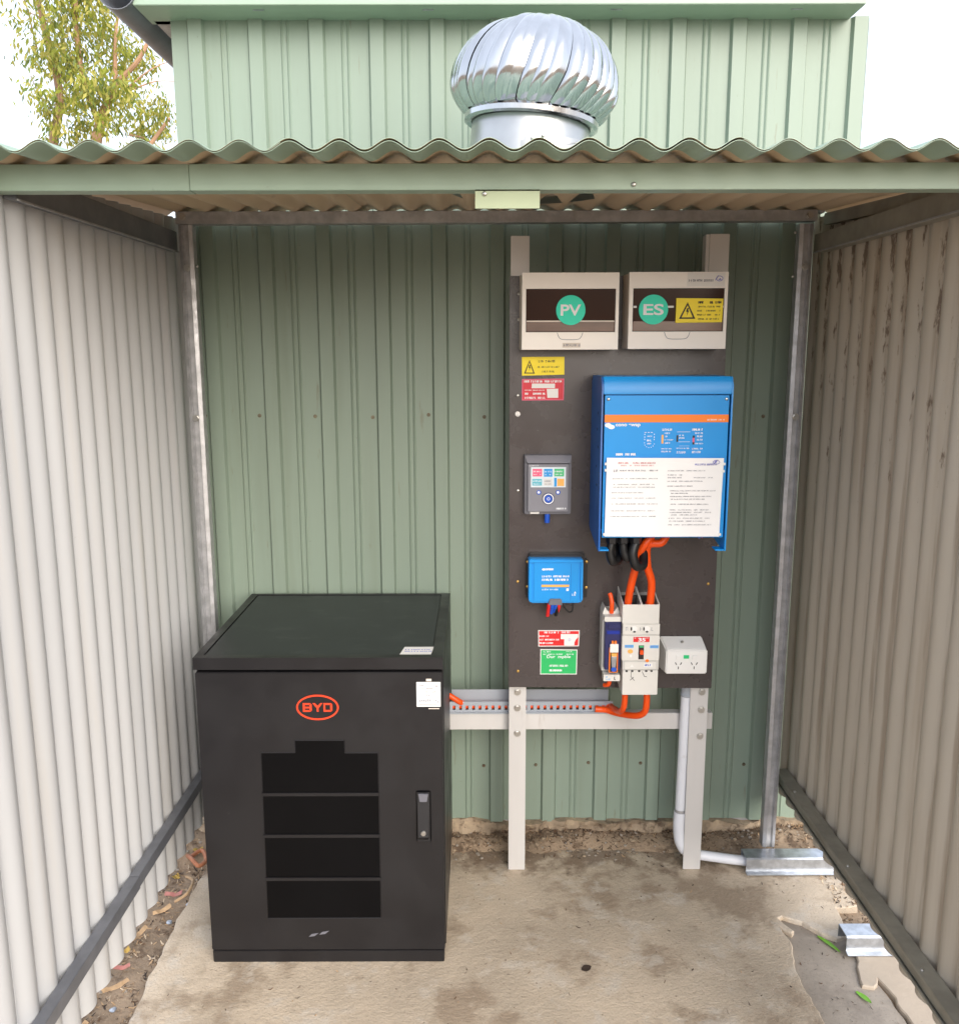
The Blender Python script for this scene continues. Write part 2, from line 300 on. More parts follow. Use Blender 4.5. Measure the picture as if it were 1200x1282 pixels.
def rough_slab(name, poly, z1, z0, m, amp=.004, step=.02):
    P = []
    for i, a in enumerate(poly):                            # break up long edges
        b = poly[(i+1) % len(poly)]; L = math.hypot(b[0]-a[0], b[1]-a[1]); k = max(1, int(L/step))
        for q in range(k):
            x = a[0]+(b[0]-a[0])*q/k; y = a[1]+(b[1]-a[1])*q/k; P.append((x+amp*fbm(x, y, 18)*2+.6*amp*fbm(x, y, 70), y+amp*fbm(y, x, 17)*2+.6*amp*fbm(y, x, 70)))
    bm = bmesh.new(); top = [bm.verts.new((x, y, z1)) for x, y in P]; f = bm.faces.new(top)
    r = bmesh.ops.extrude_face_region(bm, geom=[f]); dn = [e for e in r['geom'] if isinstance(e, bmesh.types.BMVert)]
    for v in dn: v.co.z = z0
    bmesh.ops.recalc_face_normals(bm, faces=bm.faces)
    tf = [f for f in bm.faces if f.normal.z > .9 or f.normal.z < -.9]
    bmesh.ops.bevel(bm, geom=[e for e in bm.edges if all(abs(v.co.z-z1) < 1e-6 for v in e.verts)], offset=.003, segments=1, affect='EDGES')
    me = bpy.data.meshes.new(name); bm.to_mesh(me); bm.free(); me.materials.append(MATS[m])
    o = bpy.data.objects.new(name, me); C.objects.link(o); ORG[o.name] = Vector((0, 0, 0)); return tag(o, kind='structure')
rough_slab('concrete_slab', [(-.855, .03), (-.855, -.35), (-.85, -.6), (-.84, -.8), (-.84, -2.1), (.77, -2.1), (.775, -.95), (.78, -.72), (.776, -.6), (.782, -.5), (.80, -.43), (.795, -.37), (.815, -.40), (.825, -.385), (.80, -.335), (.815, -.325), (.86, -.35), (.90, -.40), (.93, -.42), (.965, -.405), (.978, -.34), (.985, -.29), (1.04, -.28), (1.05, -.13), (1.045, .03)], 0, -.12, 'concrete')
rough_slab('concrete_patch', [(.70, -.25), (.97, -.27), (.975, -.42), (.972, -.57), (.985, -.75), (1.0, -2.0), (.70, -2.0)], -.013, -.1, 'concrete_grey', .002)
rough_slab('concrete_ledge', [(.972, -.40), (1.10, -.43), (1.14, -.7), (1.14, -1.3), (1.0, -1.3), (.992, -.75), (.975, -.57), (.945, -.597), (.92, -.588), (.94, -.52)], -.004, -.1, 'concrete_pale', .004)
0 and rough_slab('concrete_pad', [(.755, -.135), (.762, -.28), (.80, -.285), (.84, -.30), (.96, -.28), (1.035, -.27), (1.045, -.132), (.9, -.128)], .004, -.05, 'concrete_pale', .006)
# rough footing under the shed wall
g = G(); nx, nz_ = 260, 14
for j in range(nz_):
    for i in range(nx):
        x = -1.0+2.1*i/(nx-1); z = -.06+.115*min(1, j/(nz_-2)); y = .078 if j < nz_-1 else .16
        g.v.append((x+.004*fbm(x, z, 30), y+.018*fbm(x, z*2, 14)+.009*fbm(x, z, 48), z+(.010*fbm(x, 9, 9) if j >= nz_-2 else 0)))
g.f = [(j*nx+i, j*nx+i+1, (j+1)*nx+i+1, (j+1)*nx+i) for j in range(nz_-1) for i in range(nx-1)]; g.mi = [0]*len(g.f)
tag(g.build('footing', 'footing'), kind='structure')

# ------------------------------------------------------------------ green shed behind
YW = .10
shed = thing('green_shed', (0, YW, 0), 'green ribbed steel shed wall with eave fascia rising behind the shelter roof', 'shed')
def rib_profile(x0, x1, ribs):
    P = [(x0, 0)]
    for rx in ribs:
        P += [(rx-.006, 0), (rx, .013), (rx+.036, .013), (rx+.042, 0)]
        for q in (.088, .104):                              # pair of small swages in the pan
            if rx+.042+q < x1-.05 or True: 
                c = rx+q
                if c+.004 < x1: P += [(c-.004, 0), (c, .0035), (c+.004, 0)]
    P.append((x1, 0)); return [p for p in P if x0 <= p[0] <= x1]
ribs = [-.815+.1657*i for i in range(12)]
for k, (a, b) in enumerate(((-.866, -.158), (-.158, .505), (.505, 1.052))):
    rr = [r for r in ribs if a-.005 < r < b-.03]; P = rib_profile(a+.0005, b-.0005, rr)
    g = G().sweep(P, .0012, lambda x, d: (x, YW-d, .048+.004*k), lambda x, d: (x, YW-d, 2.440), cut=1)
    sh = g.build('wall_sheet', 'green', shed, smooth=True)
    for r in rr:
        for z in (.245, 1.355):
            inst(SCREW_GREEN, 'screw', (r-.02+rnd.uniform(-.004, .004), YW-.0005, z+rnd.uniform(-.006, .006)), sh)
G().box(-.866, -.862, YW+.003, 4.2, .05, 2.435).build('side_wall', 'green', shed)
G().box(1.048, 1.052, YW+.003, 4.2, .05, 2.435).build('side_wall', 'green', shed)
G().box(-.866, 1.052, 4.203, 4.207, .05, 2.435).build('rear_wall', 'green', shed)
G().box(-.866, 1.052, YW+.002, YW+.05, .02, .056).build('bottom_plate', 'galv', shed)
f_ = G().box(-.926, .996, -.012, -.008, 2.436, 2.56); f_.box(-.926, .996, -.0078, YW+.03, 2.436, 2.440); f_.box(-.926, .996, -.02, -.0122, 2.545, 2.562)
f_.build('fascia', 'green_trim', shed, bevel=.0015)
G().hexa([(-.99, -.02, 2.563), (1.06, -.02, 2.563), (1.06, 4.4, 2.70), (-.99, 4.4, 2.70)], [(-.99, -.02, 2.583), (1.06, -.02, 2.583), (1.06, 4.4, 2.72), (-.99, 4.4, 2.72)]).build('roof', 'green_trim', shed)
gp = [(-.965+.052*math.cos(a), 2.475+.052*math.sin(a)) for a in [math.pi+math.pi*i/12 for i in range(13)]]
gp = [(gp[0][0], 2.55)]+gp+[(gp[-1][0], 2.50)]
G().sweep(gp, .002, lambda x, z: (x, -.02, z), lambda x, z: (x, 4.2, z)).build('gutter', 'rail_dark', shed)
G().box(-.912, -.868, .105, 4.2, 2.436, 2.441).build('side_soffit', 'galv', shed)
for q, (x, m_) in enumerate(((-.62, 'bolt'), (-.17, 'bolt'), (.33, 'bolt'), (.81, 'bolt'))):
    G().box(x, x+.03, .02, .024, 2.4335, 2.4358).build('clip', 'galv_bright', shed)

# ------------------------------------------------------------------ shelter roof
rz = lambda y: 1.862+.055*(y+.93)                           # valley height of the roof sheets
YE = -1.06; PT = .0786; X0 = -.634
roof = thing('shelter_roof', (0, -.93, 1.815), 'corrugated green shelter roof on a pale green front beam', 'roof')
def corr(a, b, pitch, amp, ph, n=16, pw=1):
    k = max(2, int((b-a)/pitch*n)); return [(a+(b-a)*i/k, 2*amp*(.5+.5*math.cos(2*math.pi*(a+(b-a)*i/k-ph)/pitch))**pw) for i in range(k+1)]
xs = [-1.10, -1.10+PT*9.5, -1.10+PT*19, 1.14]
for k in range(3):
    a, b = xs[k], xs[k+1]+(.02 if k < 2 else 0); dz = .0018*(k % 2)
    P = corr(a, b, PT, .0085, X0); g = G(); T = .0008
    m_ = len(P)
    for (dd, slot) in ((0, 1), (T, 0)):
        g.cur = slot; vs_ = []
        for y in (YE, .074):
            vs_ += [(x, y, rz(y)+d+dz+dd) for x, d in P]
        g.add(vs_, [(i, i+1, m_+i+1, m_+i) for i in range(m_-1)])
    g.cur = 0; vs_ = [(x, YE, rz(YE)+d+dz) for x, d in P]+[(x, YE, rz(YE)+d+dz+T) for x, d in P]
    g.add(vs_, [(i, i+1, m_+i+1, m_+i) for i in range(m_-1)])
    me = bpy.data.meshes.new('roofing_sheet'); o_ = ORG[roof.name]
    me.from_pydata([tuple(Vector(p)-o_) for p in g.v], [], g.f); me.materials.append(MATS['green_trim']); me.materials.append(MATS['underside']); me.polygons.foreach_set('material_index', g.mi); me.polygons.foreach_set('use_smooth', [True]*len(g.f))
    ob = bpy.data.objects.new('roofing_sheet', me); C.objects.link(ob); ob.parent = roof; ORG[ob.name] = o_
# added green strip under the front edge, painting in the overhang's lit underside
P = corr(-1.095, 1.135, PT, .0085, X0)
G().sweep(P, .0008, lambda x, d: (x, YE+.002, rz(YE)+d-.0022), lambda x, d: (x, YE+.095, rz(YE+.095)+d-.0022)).build('lit_underside_strip', 'green_trim', roof)
bp = [(-.93, 1.861), (-.93, 1.8175), (-.89, 1.8175), (-.89, 1.823), (-.924, 1.823), (-.924, 1.8555), (-.89, 1.8555), (-.89, 1.861)]
G().yz(bp, -1.12, -.52).build('front_beam', 'green_trim', roof, bevel=.001)
G().yz([(y+.0005, z+.0004) for y, z in bp], -.5195, 1.16).build('front_beam', 'green_trim', roof, bevel=.001)
G().box(-.028, .083, -.936, -.9335, 1.786, 1.8172).box(-.028, .083, -.936, -.89, 1.8148, 1.817).build('tab_plate', 'green_plate', roof)
inst(SCREW, 'screw', (.245, -.9305, 1.826), roof); inst(SCREW, 'screw', (-.012, -.9362, 1.810), roof)
G().box(-1.0, 1.06, -.50, -.46, rz(-.5)-.042, rz(-.5)-.003).build('purlin', 'galv', roof, bevel=.001) if False else None

# ------------------------------------------------------------------ steel frame: posts and top girt
frame = thing('post_frame', (0, -.04, 0), 'galvanised steel posts and top girt framing the shelter opening against the green wall', 'frame')
def cpost(xc, z0, z1, flip):
    w_ = .019; P = [(xc-w_, -.028), (xc-w_, -.058), (xc-w_*.45, -.062), (xc-w_*.3, -.056), (xc+w_*.3, -.056), (xc+w_*.45, -.062), (xc+w_, -.058), (xc+w_, -.028)]
    g = G().xy(P, z0, z1); return g
pl = cpost(-.809, .0, 1.8775, 0).build('post', 'galv', frame, bevel=.001)
pr = cpost(.8596, .047, 1.8775, 1).build('post', 'galv', frame, bevel=.001)
G().hexa([(-.832, -.064, 1.878), (.885, -.064, 1.884), (.885, -.024, 1.884), (-.832, -.024, 1.878)], [(-.832, -.064, 1.911), (.885, -.064, 1.9125), (.885, -.024, 1.9125), (-.832, -.024, 1.911)]).build('girt', 'galv', frame, bevel=.0015)
for p_, x in ((pl, -.809), (pr, .8596)):
    for z in (1.765, 1.36): inst(BOLT, 'bolt', (x, -.059, z), p_)
for x in (-.812, .862): inst(BOLT, 'bolt', (x, -.0645, 1.897), frame)
for x, z in ((-.785, 1.77), (.832, 1.855), (.832, 1.74)): inst(SCREW, 'screw', (x, -.05, z), frame)
G().box(.890, .905, -.062, -.03, 1.905, 1.945).build('bracket', 'galv_bright', frame, bevel=.002)

# ------------------------------------------------------------------ side walls
def side(xs_, sgn, label, m_, rail_m, zb, name='side_wall'):
    t = thing(name, (xs_, -.6, zb), label, 'wall')
    edges = [.24 if sgn < 0 else .095, -.47, -1.09, -1.62]
    for k in range(3):
        y1, y0 = edges[k], edges[k+1]; 
        P = corr(y0-.012, y1, .0762, .008, .02, 18, .5)
        P = [(y, d+.0011*(k % 2)) for y, d in P]
        f0 = lambda y, d: (xs_-sgn*d, y, zb+.006*k); f1 = lambda y, d: (xs_-sgn*d, y, rz(y)-.004+(0 if y > YE else -.01)+(.12 if y > .078 else 0))
        G().sweep(P, .0009, f0, f1, cut=1).build('corrugated_sheet', m_, t)
    return t
XL, XR = -.884, .952
wl = side(XL, -1, 'left cream corrugated side wall beside the black battery cabinet'.replace('left ', ''), 'cream', 'rail_dark', .125)
wr = side(XR, 1, 'rust streaked beige corrugated side wall opposite the battery cabinet', 'cream_stained', 'rail_olive', .145)
def crail(x_in, x_out, z0, z1, y0, y1, lip):                # C-section rail; open side inwards
    s_ = 1 if x_out > x_in else -1; t_ = .003
    return [(x_in, z0), (x_out, z0), (x_out, z1), (x_in, z1), (x_in, z1-lip), (x_in+s_*t_, z1-lip), (x_in+s_*t_, z1-t_), (x_out-s_*t_, z1-t_), (x_out-s_*t_, z0+t_), (x_in+s_*t_, z0+t_), (x_in+s_*t_, z0+lip), (x_in, z0+lip)]
def rail(t, x_in, x_out, z0, z1, y0, y1, m_, solid=False, dz=0, name='rail'):
    P = [(x_in, z0), (x_out, z0), (x_out, z1), (x_in, z1)] if solid else crail(x_in, x_out, z0, z1, y0, y1, .008)
    G().prism(P, lambda x, z: (x, y0, z-dz), lambda x, z: (x, y1, z)).build(name, m_, t, bevel=.001)
rail(wl, -.842, -.866, 1.812, 1.863, -.885, -.028, 'rail_dark', True)
G().box(-.842, -.838, -.885, -.028, 1.8085, 1.8118).build('rail_lip', 'galv', wl)
rail(wl, -.842, -.866, .272, .303, -.595, .05, 'rail_dark', True)
rail(wl, -.8405, -.866, .270, .3015, -1.62, -.5955, 'rail_dark', True)
rail(wr, .892, .934, 1.806, 1.852, -.885, -.028, 'rail_olive', True, -.0)
G().box(.888, .892, -.885, -.028, 1.8025, 1.8058).build('rail_lip', 'galv', wr)
G().prism([(.915, -.034), (.9345, -.034), (.9345, -.004), (.915, -.004)], lambda x, d: (x, -.85, rz(-.85)+d), lambda x, d: (x, -.03, rz(-.03)+d)).build('top_rail', 'rail_olive', wr)
rail(wr, .895, .934, .220, .262, -1.62, .03, 'rail_olive', False)
G().box(.9005, .9155, -1.62, .03, .229, .253).build('rail_web', 'rail_olive', wr)
for y in (-.12, -.5, -.88): inst(SCREW, 'screw', (.905, y, .2622), wr, (-math.pi/2, 0, 0))

# ------------------------------------------------------------------ rotating roof ventilator
TX, TY, TZ = .102, -.42, 2.113
vent = thing('roof_ventilator', (TX, TY, rz(TY)), 'shiny metal spinning turbine ventilator on the corrugated shelter roof', 'ventilator')
lo = G().lathe([(.19, rz(TY)+.012), (.135, rz(TY)+.02), (.135, 1.975), (.1345, 1.99)], TX, TY, 48); lo.build('throat', 'chrome_dull', vent)
tilt = Matrix.Translation((TX, TY, TZ)) @ Matrix.Rotation(R(5), 4, 'Y')
def tilted(g): g.v = [tuple(tilt @ Vector(p)) for p in g.v]; return g
tilted(G().lathe([(.1325, -.19), (.1325, -.069), (.130, -.064)], 0, 0, 48)).build('throat_collar', 'chrome_dull', vent)
tilted(G().lathe([(.134, -.076), (.143, -.078), (.150, -.074), (.151, -.064), (.146, -.056), (.120, -.056)], 0, 0, 56)).build('base_ring', 'chrome', vent)
seam = G(); seam.tube([(TX+.1352*math.sin(a), TY-.1352*math.cos(a), 1.955+.035*math.sin(a*1.3)) for a in [R(-80+160*i/14) for i in range(15)]], .0014, 6, 2); seam.build('seam', 'galv', vent)
for dx, dz in ((-.01, 1.985), (.012, 1.99), (.014, 1.972), (.03, 1.974)): inst(SCREW, 'rivet', (TX+dx, TY-.136, dz), vent)
NV = 38; g = G(); ns, nc = 18, 8
for i in range(ns+1):
    s_ = i/ns; ph = R(-40+119*s_); r_ = .186*math.cos(ph)**.85; z_ = .143*math.sin(ph) if ph > 0 else .092*math.sin(ph)
    for j in range(nc+1):
        u = j/nc; th = R(22)*s_+2*math.pi/NV*1.75*(u-.5)
        rr = r_*(.84+.16*min(1, u/.42)**.6-.04*max(0, u-.6)/.4)+.002
        g.v.append((rr*math.cos(th), rr*math.sin(th), z_))
g.f = [(i*(nc+1)+j, i*(nc+1)+j+1, (i+1)*(nc+1)+j+1, (i+1)*(nc+1)+j) for i in range(ns) for j in range(nc)]; g.mi = [0]*len(g.f)
vm = g.mesh('vane', 'chrome', (0, 0, 0))
for k in range(NV):
    o = bpy.data.objects.new('vane', vm); C.objects.link(o); o.parent = vent
    o.matrix_local = Matrix.Translation(-ORG[vent.name]) @ tilt @ Matrix.Rotation(2*math.pi*(k+rnd.uniform(-.3, .3))/NV, 4, 'Z') @ Matrix.Rotation(rnd.uniform(-.022, .022), 4, 'X') @ Matrix.Diagonal((rnd.uniform(.975, 1.02), 1, rnd.uniform(.97, 1.02), 1))
tilted(G().lathe([(.048, .135), (.045, .143), (.02, .149), (.004, .151), (.004, .158), (.0001, .159)], 0, 0, 32)).build('top_cap', 'chrome', vent)
tilted(G().lathe([(.006, -.19), (.006, .145)], 0, 0, 12)).build('shaft', 'galv', vent)

# ------------------------------------------------------------------ mounting board on its stand
BD = -.12
stand = thing('mounting_board', (.35, BD, 0), 'dark brown equipment board on pale metal uprights against the green wall', 'board')
bd = G().xz([(.060, 1.738), (.640, 1.738), (.645, .585), (.061, .590)], BD, BD+.018).build('board', 'board', stand, bevel=.0015)
def angle_up(x0, x1, z0, z1): return G().box(x0, x1, -.1005, -.0965, z0, z1).box(x1-.004, x1, -.0965, -.062, z0, z1)
u1 = angle_up(.0635, .113, 0, 1.842).build('upright', 'alu', stand, bevel=.0012)
u2 = angle_up(.590, .642, 0, 1.846).build('upright', 'alu', stand, bevel=.0012)
G().box(.581, .5895, -.0965, -.06, 1.739, 1.845).build('upright_flange', 'alu', stand)
for z in (.568, .519, .440): inst(BOLT, 'bolt', (.088, -.1008, z), u1)
for z in (.567, .512, .430): inst(BOLT, 'bolt', (.623, -.1008, z), u2)
G().box(-.14, .668, -.061, -.057, .434, .484).box(-.14, .668, -.057, -.03, .480, .484).build('cross_rail', 'alu', stand, bevel=.001)
for x, z in ((.084, 1.691), (.084, 1.625), (.083, 1.424), (.085, 1.163)): inst(SCREW, 'screw', (x, BD, z), bd)
for x, z in ((.086, .904), (.088, .639), (.622, .896)): inst(BRASS, 'screw', (x, BD, z), bd)
inst(BIGSCREW, 'screw', (.083, BD, 1.374), bd)
# slotted cable trunking above the cross rail
tr = thing('cable_trunking', (.1, -.045, .486), 'grey slotted cable trunking lying along the pale cross rail', 'trunking')
g = G(); Z0, Z1 = .4865, .5215; g.box(-.13, .372, -.0605, -.0585, Z0, .4955).box(-.13, .372, -.0605, -.0585, .5095, Z1)
nh = 26; st_ = .0192; x = -.13
for k in range(nh):
    hx = -.121+st_*k
    g.box(x, hx, -.0605, -.0585, .4955, .5095); x = hx+.0085
g.box(x, .372, -.0605, -.0585, .4955, .5095); g.box(-.13, .372, -.0585, -.03, Z0, Z0+.002)
g.build('front_face', 'trunking', tr); G().box(-.105, .362, -.032, -.030, Z0, .548).build('back_face', 'trunking', tr)
G().box(-.13, .385, -.066, -.058, .4848, .4898).build('lip', 'trunking', tr)

# ------------------------------------------------------------------ enclosures
def enclosure(x0, x1, z0, z1, label, word, dx, side_pos):
    y0 = BD-.085; t = thing('switchboard_enclosure', ((x0+x1)/2, BD, z0), label, 'electrical box', 'switchboard enclosures on the board')
    G().hexa([(x0-.004, BD-.0005, z0-.002), (x1+.004, BD-.0005, z0-.002), (x1+.004, BD-.0005, z1), (x0-.004, BD-.0005, z1)], [(x0, y0+.012, z0), (x1, y0+.012, z0), (x1, y0+.012, z1), (x0, y0+.012, z1)]).build('case', 'box_side', t, bevel=.002)
    w0, w1, a0, a1 = x0+.009, x1-.007, z0+.043, z1-.039
    cv = G(); q0, q1 = y0, y0+.0115
    cv.box(x0-.001, x1+.001, q0, q1, a1, z1+.001).box(x0-.001, x1+.001, q0, q1, z0-.001, a0).box(x0-.001, w0, q0, q1, a0, a1).box(w1, x1+.001, q0, q1, a0, a1)
    cv.build('cover', 'box_cream', t)
    wi = G().box(w0+.0005, w1-.0005, y0+.004, y0+.008, a0+.0005, a1-.0005).build('tinted_window', 'smoke_window', t)
    G().box(w0+.002, w1-.002, y0+.0025, y0+.0045, a0+.002, a0+.026).build('window_ledge', 'smoke_low', t, bevel=.0008)
    G().box(w0+.002, w1-.002, y0+.0015, y0+.0045, a0+.026, a0+.0295).build('window_rim', 'box_side' if dx < 0 else 'galv', t) if word == 'PV' else [G().box(a_, b_, y0+.001, y0+.0045, a0+.060, a0+.065).build('hinge', 'white_label', t) for a_, b_ in ((w0+.002, w0+.010), (w1-.008, w1-.001), (w0+.088, w0+.105))]
    xm = (x0+x1)/2
    P = [(xm-.033+dx*0, a0-.001), (xm-.028, a0-.013), (xm-.018, a0-.0185), (xm+.018, a0-.0185), (xm+.028, a0-.013), (xm+.033, a0-.001)]
    G().tube([(x, y0-.0001, z) for x, z in P], .0007, 6, 4).build('latch_outline', 'ink', t)
    cx = side_pos; cz = (a0+a1)/2+.001 
    d = G().disc(cx, cz, .0375, .0375, y0-.001, y0+.0035, 48).build('label_disc', 'teal', t)
    text(word, cx, y0-.0014, cz, .028, 'white_print', d, bold=.02, width=.052)
    return t, y0, (w0, w1, a0, a1)
pv, y0, W = enclosure(.090, .336, 1.547, 1.738, 'cream enclosure with tinted window and round teal PV label', 'PV', -.01, .214)
g = G(); [g.box(a, a+.0028, y0-.0012, y0-.0008, 1.5535, 1.5605) for a in [.199+.0062*i for i in range(7)]]; st = G().box(.194, .240, y0-.0008, y0+.002, 1.551, 1.563).build('maker_plate', 'box_side', pv); scrib(G(), .197, .238, 1.557, .006, y0-.0012).build('lettering', 'ink', st, smooth=False)
es, y0, W = enclosure(.364, .614, 1.548, 1.739, 'cream enclosure with round teal ES label and yellow warning sticker', 'ES', .01, .426)
def tri_sign(par, cx, cz, w_, h_, y, m_='ink_dark'):
    t_ = w_*.09; o = [(cx-w_/2, cz-h_/2), (cx+w_/2, cz-h_/2), (cx, cz+h_/2)]; i_ = [(cx-w_/2+t_*1.7, cz-h_/2+t_), (cx+w_/2-t_*1.7, cz-h_/2+t_), (cx, cz+h_/2-t_*2.1)]
    g = G()
    for k in range(3):
        a, b = o[k], o[(k+1) % 3]; c, d = i_[(k+1) % 3], i_[k]; g.xz([a, b, c, d], y-.0002, y)
    g.xz([(cx-w_*.03, cz+h_*.14), (cx+w_*.09, cz+h_*.14), (cx+w_*.03, cz-.0), (cx+w_*.1, cz-.0), (cx-w_*.02, cz-h_*.32), (cx+w_*.0, cz-h_*.08), (cx-w_*.08, cz-h_*.08)], y-.0002, y)
    g.build('warning_triangle', m_, par, smooth=False)
stk = G().xz([(.484, 1.675), (.604, 1.6735), (.603, 1.6145), (.484, 1.613)], y0-.0012, y0+.0035).build('warning_sticker', 'yellow', es)
tri_sign(stk, .513, 1.644, .042, .042, y0-.0013)
g = scrib(G(), .540, .600, 1.664, .0062, y0-.0014, .5, .36)
for q, (a, b) in enumerate(((.541, .598), (.538, .599), (.538, .597), (.541, .596))): scrib(g, a, b, 1.6535-.0103*q, .0042, y0-.0014)
g.build('lettering', 'ink_dark', stk, smooth=False)
ns_ = G().box(.510, .606, y0-.0012, y0-.0006, 1.704, 1.738).build('name_sticker', 'white_label', es)
scrib(G(), .514, .577, 1.7185, .006, y0-.0014, .6).build('lettering', 'ink', ns_, smooth=False)
g = G(); g.ring(.592, 1.7235, .009, .007, .0016, y0-.0015, y0-.0012, 20); g.xz([(.580, 1.7175), (.584, 1.727), (.590, 1.733), (.586, 1.724)], y0-.0015, y0-.0012); g.xz([(.588, 1.720), (.597, 1.720), (.594, 1.725)], y0-.0015, y0-.0012); g.build('emblem', 'ink_blue', ns_, smooth=False)

# ------------------------------------------------------------------ signs on the board
def sign(poly, m_, label, border=None):
    xm = sum(p[0] for p in poly)/4; zm = min(p[1] for p in poly)
    t = thing('warning_sign', (xm, BD, zm), label, 'sign')
    y = BD-.0018
    if border:
        cx = sum(p[0] for p in poly)/4; cz = sum(p[1] for p in poly)/4; G().xz(poly, y, BD-.0003).build('border', border, t)
        poly = [(cx+(x-cx)*(1-.0024/abs(x-cx)), cz+(z-cz)*(1-.0024/abs(z-cz))) for x, z in poly]; y -= .0003
    p_ = G().xz(poly, y, BD-.0006).build('plate', m_, t); return t, p_, y
t, p_, y = sign([(.0935, 1.5265), (.2075, 1.527), (.208, 1.4795), (.094, 1.477)], 'yellow', 'small yellow sign with warning triangle below the PV enclosure')
tri_sign(p_, .114, 1.5005, .029, .036, y-.0001); g = scrib(G(), .138, .193, 1.515, .0062, y-.0003, .6); scrib(g, .136, .194, 1.500, .0045, y-.0003); scrib(g, .148, .181, 1.488, .0048, y-.0003); g.build('lettering', 'ink_dark', p_, smooth=False)
t, p_, y = sign([(.094, 1.468), (.208, 1.469), (.2075, 1.411), (.094, 1.4105)], 'sign_red', 'crimson sign with two white patches below the small yellow sign', 'tile_pink')
g = G(); g.xz([(.121, 1.456), (.183, 1.4555), (.183, 1.4435), (.120, 1.4435)], y-.0004, y+.0003); g.xz([(.161, 1.4415), (.192, 1.442), (.192, 1.4175), (.163, 1.4175)], y-.0006, y+.0003); g.build('white_patch', 'white_label', p_, smooth=False)
g = scrib(G(), .100, .204, 1.4615, .0058, y-.0003, .5, .3); scrib(g, .102, .158, 1.4285, .0055, y-.0003, .9, .3); scrib(g, .102, .158, 1.4175, .0055, y-.0003, .9, .3); scrib(g, .102, .155, 1.438, .003, y-.0003); g.build('lettering', 'white_print', p_, smooth=False)
t, p_, y = sign([(.1445, .7615), (.2625, .761), (.261, .7135), (.1455, .713)], 'sign_red2', 'red sign with white corner patch above the green sign', 'white_label')
g = G(); g.xz([(.209, .750), (.2585, .750), (.2585, .741), (.2515, .733), (.248, .725), (.248, .7165), (.219, .7165), (.219, .735), (.209, .735)], y-.0004, y+.0003); g.build('white_patch', 'white_label', p_, smooth=False)
text('D', .2345, y-.0007, .733, .0075, 'ink_blue', p_)
g = scrib(G(), .162, .204, .755, .0055, y-.0003, .9, .3); scrib(g, .148, .175, .744, .0042, y-.0003, .9, .3); scrib(g, .149, .207, .7335, .0048, y-.0003, .9, .3); scrib(g, .149, .188, .7235, .0048, y-.0003, .9, .3); scrib(g, .211, .238, .755, .006, y-.0003); g.build('lettering', 'white_print', p_, smooth=False)
t, p_, y = sign([(.1515, .705), (.257, .7035), (.2565, .629), (.1515, .6295)], 'sign_green', 'green sign with white border below the red sign', 'white_label')
text('Dur  mpble', .204, y-.0003, .6815, .011, 'white_print', p_, width=.068, bold=.015)
g = scrib(G(), .160, .182, .6975, .0042, y-.0003); scrib(g, .160, .248, .690, .004, y-.0003, .7); scrib(g, .178, .230, .6555, .006, y-.0003, .5, .26); scrib(g, .178, .229, .6415, .0062, y-.0003, .5, .34); scrib(g, .225, .242, .698, .003, y-.0003); g.build('lettering', 'white_print', p_, smooth=False)

# ------------------------------------------------------------------ control display
mon = thing('control_display', (.165, BD, 1.10), 'small grey control display with coloured screen and round button', 'display')
yb, yf = BD-.0005, BD-.04
G().hexa([(.099, yb, 1.100), (.231, yb, 1.100), (.231, yb, 1.265), (.099, yb, 1.265)], [(.1025, yf+.012, 1.102), (.2285, yf+.012, 1.102), (.2285, yf+.012, 1.262), (.1025, yf+.012, 1.262)]).build('case', 'grey_case', mon, bevel=.002)
G().hexa([(.1025, yf+.0118, 1.262), (.2285, yf+.0118, 1.262), (.2225, yf+.002, 1.244), (.1085, yf+.002, 1.244)], [(.1025, yf+.014, 1.264), (.2285, yf+.014, 1.264), (.2225, yf+.012, 1.240), (.1085, yf+.012, 1.240)]).build('hood', 'grey_face', mon)
fc = G().box(.1105, .2195, yf, yf+.0118, 1.111, 1.241).build('face', 'grey_face', mon, bevel=.0015)
sc_ = G().box(.118, .2125, yf-.001, yf+.001, 1.1785, 1.2335).build('screen', 'screen', mon)
for i, (m_, a, b, c, d) in enumerate((('tile_pink', .1225, .148, 1.2085, 1.229), ('tile_blue', .153, .176, 1.2075, 1.229), ('tile_green', .181, .2075, 1.2085, 1.229), ('tile_cyan', .1215, .148, 1.1835, 1.2015), ('tile_grey', .153, .177, 1.1835, 1.2015), ('tile_blue', .181, .188, 1.1805, 1.2045), ('tile_orange', .1895, .208, 1.182, 1.202))):
    G().box(a, b, yf-.0016, yf-.0009, c, d).build('screen_tile', m_, sc_)
    if i < 5: s_ = scrib(G(), a+.002, b-.002, (c+d)/2+.003, .004, yf-.0019); scrib(s_, a+.003, b-.004, (c+d)/2-.005, .003, yf-.0019); s_.build('lettering', 'white_print' if i != 4 else 'ink', sc_, smooth=False)
b_ = G().disc(.166, 1.147, .0165, .0165, yf-.003, yf+.001).build('round_button', 'navy', mon, bevel=.001); G().ring(.166, 1.147, .0145, .0145, .0028, yf-.0036, yf-.0028).build('button_ring', 'white_print', b_); G().disc(.166, 1.147, .0105, .0105, yf-.0038, yf-.0028).build('button_centre', 'blue_cable', b_, bevel=.0006); G().ring(.166, 1.147, .004, .004, .0012, yf-.0042, yf-.0037, 20).build('button_mark', 'white_print', b_)
for x in (.140, .192):
    k = G().disc(x, 1.1645, .0062, .0062, yf-.0025, yf+.001, 24).build('button', 'blue_cable', mon, bevel=.0008); G().disc(x-.0005, 1.165, .0036, .0036, yf-.0032, yf-.0024, 20).build('button_cap', 'white_print', k)
